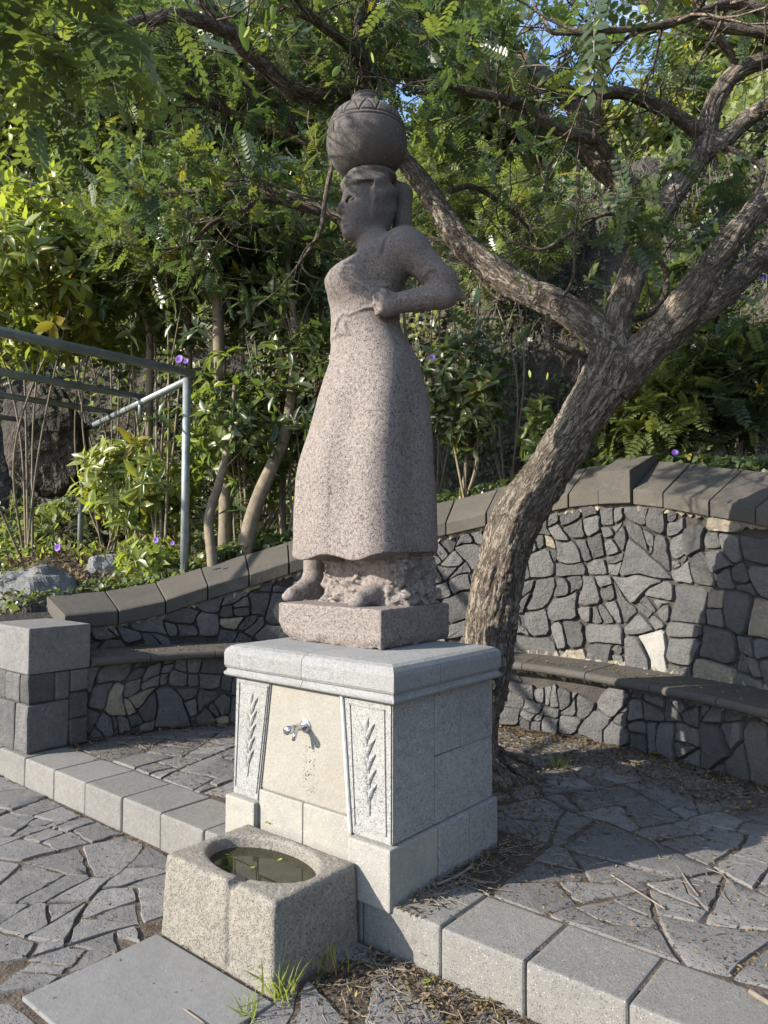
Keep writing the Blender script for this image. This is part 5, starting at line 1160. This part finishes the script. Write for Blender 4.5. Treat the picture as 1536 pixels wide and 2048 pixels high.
# ------------------------------------------------------------ hillside cover, ivy, hanging vines, dry slope
rg = np.random.default_rng(40)
def scatter(n, t0, t1, r0, r1, pw=1.):
    t = np.radians(rg.uniform(t0, t1, n)); R = r0+(r1-r0)*rg.random(n)**pw; x = CX+R*np.sin(t); y = CY+R*np.cos(t); return np.stack([x, y, terrain(x, y)], 1)
def tnormal(P):
    e = .08; zx = (terrain(P[:, 0]+e, P[:, 1])-terrain(P[:, 0]-e, P[:, 1]))/(2*e); zy = (terrain(P[:, 0], P[:, 1]+e)-terrain(P[:, 0], P[:, 1]-e))/(2*e)
    return unit(np.stack([-zx, -zy, np.ones(len(P))], 1))
P = scatter(120000, -95, 62, 7.2, 33, 1.3); den = fbm(P[:, 0]*.9, P[:, 1]*.9, P[:, 2]*.9, 3); ok = den > -.55; P = P[ok]; den = den[ok]; N = tnormal(P)
P = P+N*(np.clip(den+.5, 0, 1.5)*.38*rg.random(len(P)))[:, None]+rg.normal(0, .06, P.shape); Rr = np.hypot(P[:, 0]-CX, P[:, 1]-CY)
Lv = Leaves(); d = unit(rg.normal(0, 1, P.shape)+N*.4); Lv.add(L_OVAL, P, d, N+rg.normal(0, .5, P.shape)+SUN*.7, rg.uniform(.6, 1.3, len(P))*(.07+.006*Rr), np.clip(.5+.3*den+rg.normal(0, .2, len(P)), 0, .9))
Lv.obj('hillside_vegetation', M_leaf_hill)
P = scatter(12000, -90, 60, 8.2, 14); N = tnormal(P); P = P+N*rg.uniform(.05, .35, (len(P), 1)); Lv = Leaves()
ok = (fbm(P[:, 0]*1.1, P[:, 1]*1.1, P[:, 2]*1.1+4, 3) > .05); P = P[ok]; N = N[ok]; Lv.add(L_PINF, P, rg.normal(0, .7, P.shape)+N*.5+[0, 0, -.1], N+rg.normal(0, .4, P.shape)+[0, 0, .6], rg.uniform(.14, .26, len(P)), tints(rg, len(P), .45)); Lv.obj('fern_undergrowth', M_leaf_hill)
# ivy over the cliff and the ground behind the wall
P = scatter(70000, -60, 60, 3.66, 9.0); n_ = fbm(P[:, 0]*1.3+9, P[:, 1]*1.3, P[:, 2]*1.3, 3); ok = (n_ > -.12)|((np.hypot(P[:, 0]-CX, P[:, 1]-CY) < 4.6) & (rg.random(len(P)) < .55)); P = P[ok]; N = tnormal(P)
P = P+N*rg.uniform(.02, .16, (len(P), 1)); Lv = Leaves(); Lv.add(L_HEART, P, rg.normal(0, .6, P.shape)+[0, 0, -.5], N+rg.normal(0, .35, P.shape)+[0, 0, .3], rg.uniform(.035, .085, len(P)), tints(rg, len(P), .5, .2, .02)); Lv.obj('ivy_cover', M_leaf_ivy)
P = scatter(9000, -92, -50, 3.66, 5.6); ok = fbm(P[:, 0]*1.6, P[:, 1]*1.6, 3., 3) > -.15; P = P[ok]; N = tnormal(P); P = P+N*rg.uniform(.01, .10, (len(P), 1)); Lv = Leaves()
Lv.add(L_HEART, P, rg.normal(0, .8, P.shape), N+rg.normal(0, .4, P.shape)+SUN*.4, rg.uniform(.03, .065, len(P)), tints(rg, len(P), .75, .2, .04)); Lv.obj('ivy_cover', M_leaf_ivy)
# dry straw and litter on the left slope
P = scatter(16000, -95, -30, 3.8, 9.5); N = tnormal(P); Lv = Leaves(); Lv.add(L_DIAM, P+N*rg.uniform(0, .10, (len(P), 1)), rg.normal(0, 1, P.shape)+N*.5, N+rg.normal(0, .6, P.shape), rg.uniform(.03, .09, len(P)), rg.random(len(P))*.9); Lv.obj('dry_litter', M_leaf_dry)
P = scatter(5000, -95, -30, 4., 9.); ok = fbm(P[:, 0]*1.2, P[:, 1]*1.2, 8., 3) > -.2; P = P[ok]; N = tnormal(P); Lv = Leaves(); Lv.add(L_OVAL, P+N*rg.uniform(.03, .2, (len(P), 1)), rg.normal(0, .8, P.shape)+N, N+rg.normal(0, .6, P.shape), rg.uniform(.03, .08, len(P)), tints(rg, len(P), .8)); Lv.obj('low_weeds', M_leaf_shrub)
# hanging dry stems on the cliff
Bg = Bag(); P = scatter(1500, -75, 45, 5.6, 8.2); N = tnormal(P); ok = N[:, 2] < .72; P = P[ok]; N = N[ok]
for p, n_ in zip(P[:1000], N[:1000]):
    L = rg.uniform(.4, 1.5); h = n_*[1, 1, 0]; h = unit(h); q = p+h*.12+[0, 0, .2]; Q = [q]
    for k in range(7):
        q = q+np.array([rg.normal(0, .03), rg.normal(0, .03), -L/7])+h*.02; z = gz(q); Q.append(q)
    V, F, u = tube(np.array(Q), np.full(8, rg.uniform(.002, .0055)), 4); Bg.add(V, F, 0., u)
for _ in range(500):
    p = scatter(1, -60, -10, 4.2, 7.5)[0]; d = unit(rg.normal(size=3)+[0, 0, 1.1]); L = rg.uniform(.2, .9); Q = np.array([p+d*L*t+[0, 0, -.25*L*t*t]+rg.normal(0, .012, 3) for t in np.linspace(0, 1, 6)]); V, F, u = tube(Q, np.linspace(.004, .0015, 6), 4); Bg.add(V, F, 0., u)
link('hanging_vines', Bg.mesh('hanging_vines'), M_vine, None, True)['kind'] = 'stuff'
# ------------------------------------------------------------ flowers
def flower(x, y, d, s_, label):
    V = [[0, 0, -.6]]; n = 10
    for k in range(n): a = k*2*math.pi/n; V.append([.35*math.cos(a), .35*math.sin(a), -.12])
    for k in range(n): a = k*2*math.pi/n; r = 1+.08*(k % 2); V.append([r*math.cos(a), r*math.sin(a), .05])
    F3 = np.array([[0, 1+k, 1+(k+1) % n] for k in range(n)]); F4 = np.array([[1+k, 1+n+k, 1+n+(k+1) % n, 1+(k+1) % n] for k in range(n)])
    me = mesh_np('vine_flower', np.array(V)*s_, [F3, F4], np.full(len(V), .5)); o = link('vine_flower', me, M_flower, None, True, at(x, y, d))
    o.rotation_euler = Vector(unit(-CF+np.array([-.2, -.4, .3]))).to_track_quat('Z', 'Y').to_euler(); tag(o, label, 'flower', 'purple flowers in the bushes')
flower(358, 718, 6.6, .038, 'purple flower beside the top of the near tube post'); flower(115, 1095, 7.0, .035, 'purple flower low on the dry slope at left')
flower(312, 1080, 6.4, .026, 'small violet flower under the bush between the posts'); flower(345, 1086, 6.4, .02, 'tiny violet flower close to the near post foot')
flower(865, 715, 6.3, .026, 'violet flower right of the statue waist'); flower(1350, 905, 5.6, .024, 'pale violet flower above the coping right of the keystone'); flower(1525, 555, 6.2, .034, 'violet flower at the right edge beside the limb'); flower(372, 722, 6.55, .024, 'magenta bud right of the purple flower by the post')
# ------------------------------------------------------------ litter, dry leaves, grass
rg = np.random.default_rng(77); Lv = Leaves(); Bg = Bag()
def sprinkle(n, fx, size=(.006, .022), z=.004):
    p = fx(n); p = np.column_stack([p, np.full(len(p), z)+rg.random(len(p))*.012]) if p.shape[1] == 2 else p
    Lv.add(L_DIAM, p, rg.normal(0, 1, (len(p), 3))*[1, 1, .25], rg.normal(0, .45, (len(p), 3))+[0, 0, 1], rg.uniform(*size, len(p)), rg.random(len(p)))
def ring(n, R0, R1, t0, t1, pw=1.): t = np.radians(rg.uniform(t0, t1, n)); R = R1-(R1-R0)*rg.random(n)**pw; return np.stack([CX+R*np.sin(t), CY+R*np.cos(t)], 1)
sprinkle(9000, lambda n: ring(n, 2.2, 2.78, -40, 35, 1.8), (.008, .035), .006); sprinkle(1800, lambda n: ring(n, 2.2, 2.78, -85, -40, 2.5), (.008, .03), .006)
sprinkle(3500, lambda n: np.column_stack([rg.normal(-.62, .38, n), rg.normal(1.5, .38, n)]), (.008, .035), .006)
sprinkle(4500, lambda n: np.column_stack([rg.uniform(-2.9, 2.2, n), rg.uniform(.34, 2.3, n)]), (.005, .016), .001)
sprinkle(3200, lambda n: np.column_stack([rg.uniform(-.12, .9, n), -.02-np.abs(rg.normal(0, .22, n))]), (.006, .028), PZ+.0)
sprinkle(9000, lambda n: np.column_stack([rg.uniform(-4, 1.5, n), rg.uniform(-2.4, -.03, n)]), (.006, .022), PZ-.006)
sprinkle(14000, lambda n: np.column_stack([rg.uniform(-2.9, 2.2, n), rg.uniform(.34, 2.5, n)]), (.008, .026), -.005)
sprinkle(1500, lambda n: np.column_stack([rg.uniform(-3.6, -.85, n), -.02-np.abs(rg.normal(0, .05, n))]), (.005, .02), PZ-.01)
sprinkle(900, lambda n: np.column_stack([.01+np.abs(rg.normal(0, .07, n)), rg.uniform(-.0, 1.1, n)]), (.006, .025), .003)
p = ring(1300, 2.75, 3.19, -82, 30, .35); sprinkle(1300, lambda n: np.column_stack([p, ZS(thdeg(p[:, 0], p[:, 1]))+.004]), (.008, .03))
Lv.obj('leaf_litter', M_leaf_dry)
def sticks(n, fx, L=(.03, .16), z=.006):
    for q in fx(n):
        a = rg.uniform(0, 6.28); l = rg.uniform(*L); d = np.array([math.cos(a), math.sin(a), 0])*l; m = np.array([-math.sin(a), math.cos(a), .3])*rg.normal(0, .12)*l; zz_ = z+rg.random()*.01
        c = np.array([q[0], q[1], zz_]); V, F, u = tube(np.array([c-d/2, c+m, c+d/2+[0, 0, rg.random()*.006]]), np.array([1, 1, .7])*rg.uniform(.0012, .003), 4); Bg.add(V, F, 0., u)
sticks(200, lambda n: ring(n, 1.6, 2.75, -35, 45, 1.2)); sticks(110, lambda n: np.column_stack([rg.uniform(-.1, 2.0, n), rg.uniform(.3, 1.9, n)])); sticks(130, lambda n: np.column_stack([rg.uniform(-.1, .95, n), -.03-np.abs(rg.normal(0, .2, n))]), (.03, .12), PZ+.004)
sticks(60, lambda n: ring(n, 2.1, 2.75, -85, -35)); sticks(90, lambda n: np.column_stack([.02+np.abs(rg.normal(0, .1, n)), rg.uniform(.1, .9, n)]), (.02, .12))
link('fallen_twigs', Bg.mesh('fallen_twigs'), M_straw, None, True)['kind'] = 'stuff'
def onestick(label, pts, z, r): P_ = [atz(x, y, z)+[0, 0, r*1.2] for x, y in pts]; Q, rr_ = spline(P_, [r]*len(P_), .02); o = tube_obj('stick', Q, rr_, M_straw, None, 7); tag(o, label, 'stick', 'fallen sticks on the platform')
onestick('long pale stick lying across the platform slabs right of the plinth', [(1222, 1752), (1275, 1785), (1330, 1820)], .004, .004)
onestick('thick twig leaning in the corner at the plinth foot', [(875, 1772), (915, 1755), (945, 1735)], .01, .006)
onestick('forked stick on the slabs right of the long pale one', [(1355, 1733), (1375, 1765), (1397, 1794)], .004, .004)
onestick('pale broken branch at the lower right edge of the platform', [(1500, 1990), (1540, 2015), (1580, 2040)], .004, .009)
onestick('bleached twig on the paving slab at the bottom left', [(368, 2020), (385, 2032), (410, 2050)], PZ+.008, .003)
drym = {}
def dryleaf(x, y, z, s_, mat, label, tint, curl=.3):
    n = 7; t = np.linspace(0, 1, n); V = []
    for a in t:
        w_ = .34*math.sin(math.pi*(a*.94+.03))**.8; h = curl*(a-.5)**2
        V += [[-w_, a-.5, h+.18*w_], [0, a-.5, h], [w_, a-.5, h+.22*w_]]
    F = [[a*3+c, a*3+c+1, (a+1)*3+c+1, (a+1)*3+c] for a in range(n-1) for c in (0, 1)]
    me = mesh_np('fallen_leaf', np.array(V)*s_, [np.array(F)], np.full(len(V), tint)); o = link('fallen_leaf', me, mat, None, True, atz(x, y, z)+[0, 0, .006]); o.rotation_euler = (rg.normal(0, .25), rg.normal(0, .25), rg.uniform(0, 6)); tag(o, label, 'leaf', 'fallen leaves')
dryleaf(852, 1967, PZ, .05, M_pod, 'yellow-green fallen leaf on the soil below the kerb', .6)
dryleaf(838, 1998, PZ, .07, M_leaf_dry, 'curled tan leaf on the soil just below the yellow one', .85, 1.)
dryleaf(665, 1942, PZ+.02, .08, M_leaf_dry, 'brown curled leaf against the right side of the basin', .4, 1.1)
dryleaf(283, 1292, .60, .07, M_pod, 'pale green leaf lying on the bench at left', .9)
dryleaf(375, 1282, .60, .12, M_leaf_dry, 'crumpled dry leaf on the bench right of the pale one', .8, .9); dryleaf(465, 1279, .60, .16, M_leaf_dry, 'large crumpled dry leaf on the bench next to the cornice', .5, .9)
dryleaf(395, 1452, .0, .15, M_leaf_dry, 'dry leaf heap on the platform at the foot of the left bench', .6, .9); dryleaf(430, 1448, .0, .13, M_leaf_dry, 'brown dry leaf on the platform left of the plinth', .9, .8)
dryleaf(535, 1648, .14, .03, M_pod, 'small yellow leaf on the rear rim of the basin', .7); dryleaf(1168, 1475, .0, .09, M_leaf_dry, 'tan leaf on the litter below the right bench', .95, .5)
dryleaf(1310, 1512, .0, .12, M_leaf_dry, 'pale tan leaf on the litter strip further right', .95, .6); dryleaf(1215, 1668, .0, .05, M_leaf_dry, 'small grey-brown leaf in the middle of the platform', .6); dryleaf(990, 2008, PZ, .07, M_leaf_dry, 'tan leaf standing against the kerb front', .95, .8)
for k,(x, y) in enumerate([(455, 1712), (560, 1722), (505, 1738)]): dryleaf(x, y, BZ1-.052, .022, M_pod, ['tiny pale leaf floating at the left of the basin water', 'tiny leaf floating at the right of the basin water', 'tiny leaf floating near the front rim of the basin'][k], .7, .1)
def tuft(x, y, z, n, L, label, sp=.04):
    B_ = Leaves(); c = atz(x, y, z); p = c+np.column_stack([rg.normal(0, sp, n), rg.normal(0, sp*.6, n), np.full(n, -.004)]); d = rg.normal(0, .45, (n, 3))*[1, 1, 0]+[0, 0, 1]
    bl = (np.array([[-.03, 0, 0], [.03, 0, 0], [.028, .35, .02], [-.028, .35, .02], [.02, .7, -.06], [-.02, .7, -.06], [0, 1, -.2]]), [np.array([[0, 1, 2, 3], [3, 2, 4, 5]]), np.array([[5, 4, 6]])])
    V0 = c.copy(); B_.add(bl, p-V0, d, rg.normal(0, 1, (n, 3))*[1, 1, .2]+[0, 0, .3], rg.uniform(.5, 1.1, n)*L, tints(rg, n, .8, .12, .15))
    o = B_.obj('grass_tuft', M_leaf_shrub, None, None); o.location = Vector(V0); tag(o, label, 'grass', 'grass tufts in the joints')
tuft(872, 1925, PZ, 26, .15, 'thin grass tuft against the kerb joint right of the basin', .015); tuft(560, 1985, PZ, 46, .13, 'dry green grass tuft at the front corner of the basin', .05)
tuft(500, 2030, PZ, 24, .10, 'small fresh grass tuft on the edge of the paving slab', .025); tuft(1120, 1532, 0, 60, .09, 'low grass clump on the platform beside the tree foot', .07); tuft(650, 1935, PZ, 36, .12, 'straw-like tuft along the right side of the basin', .05)
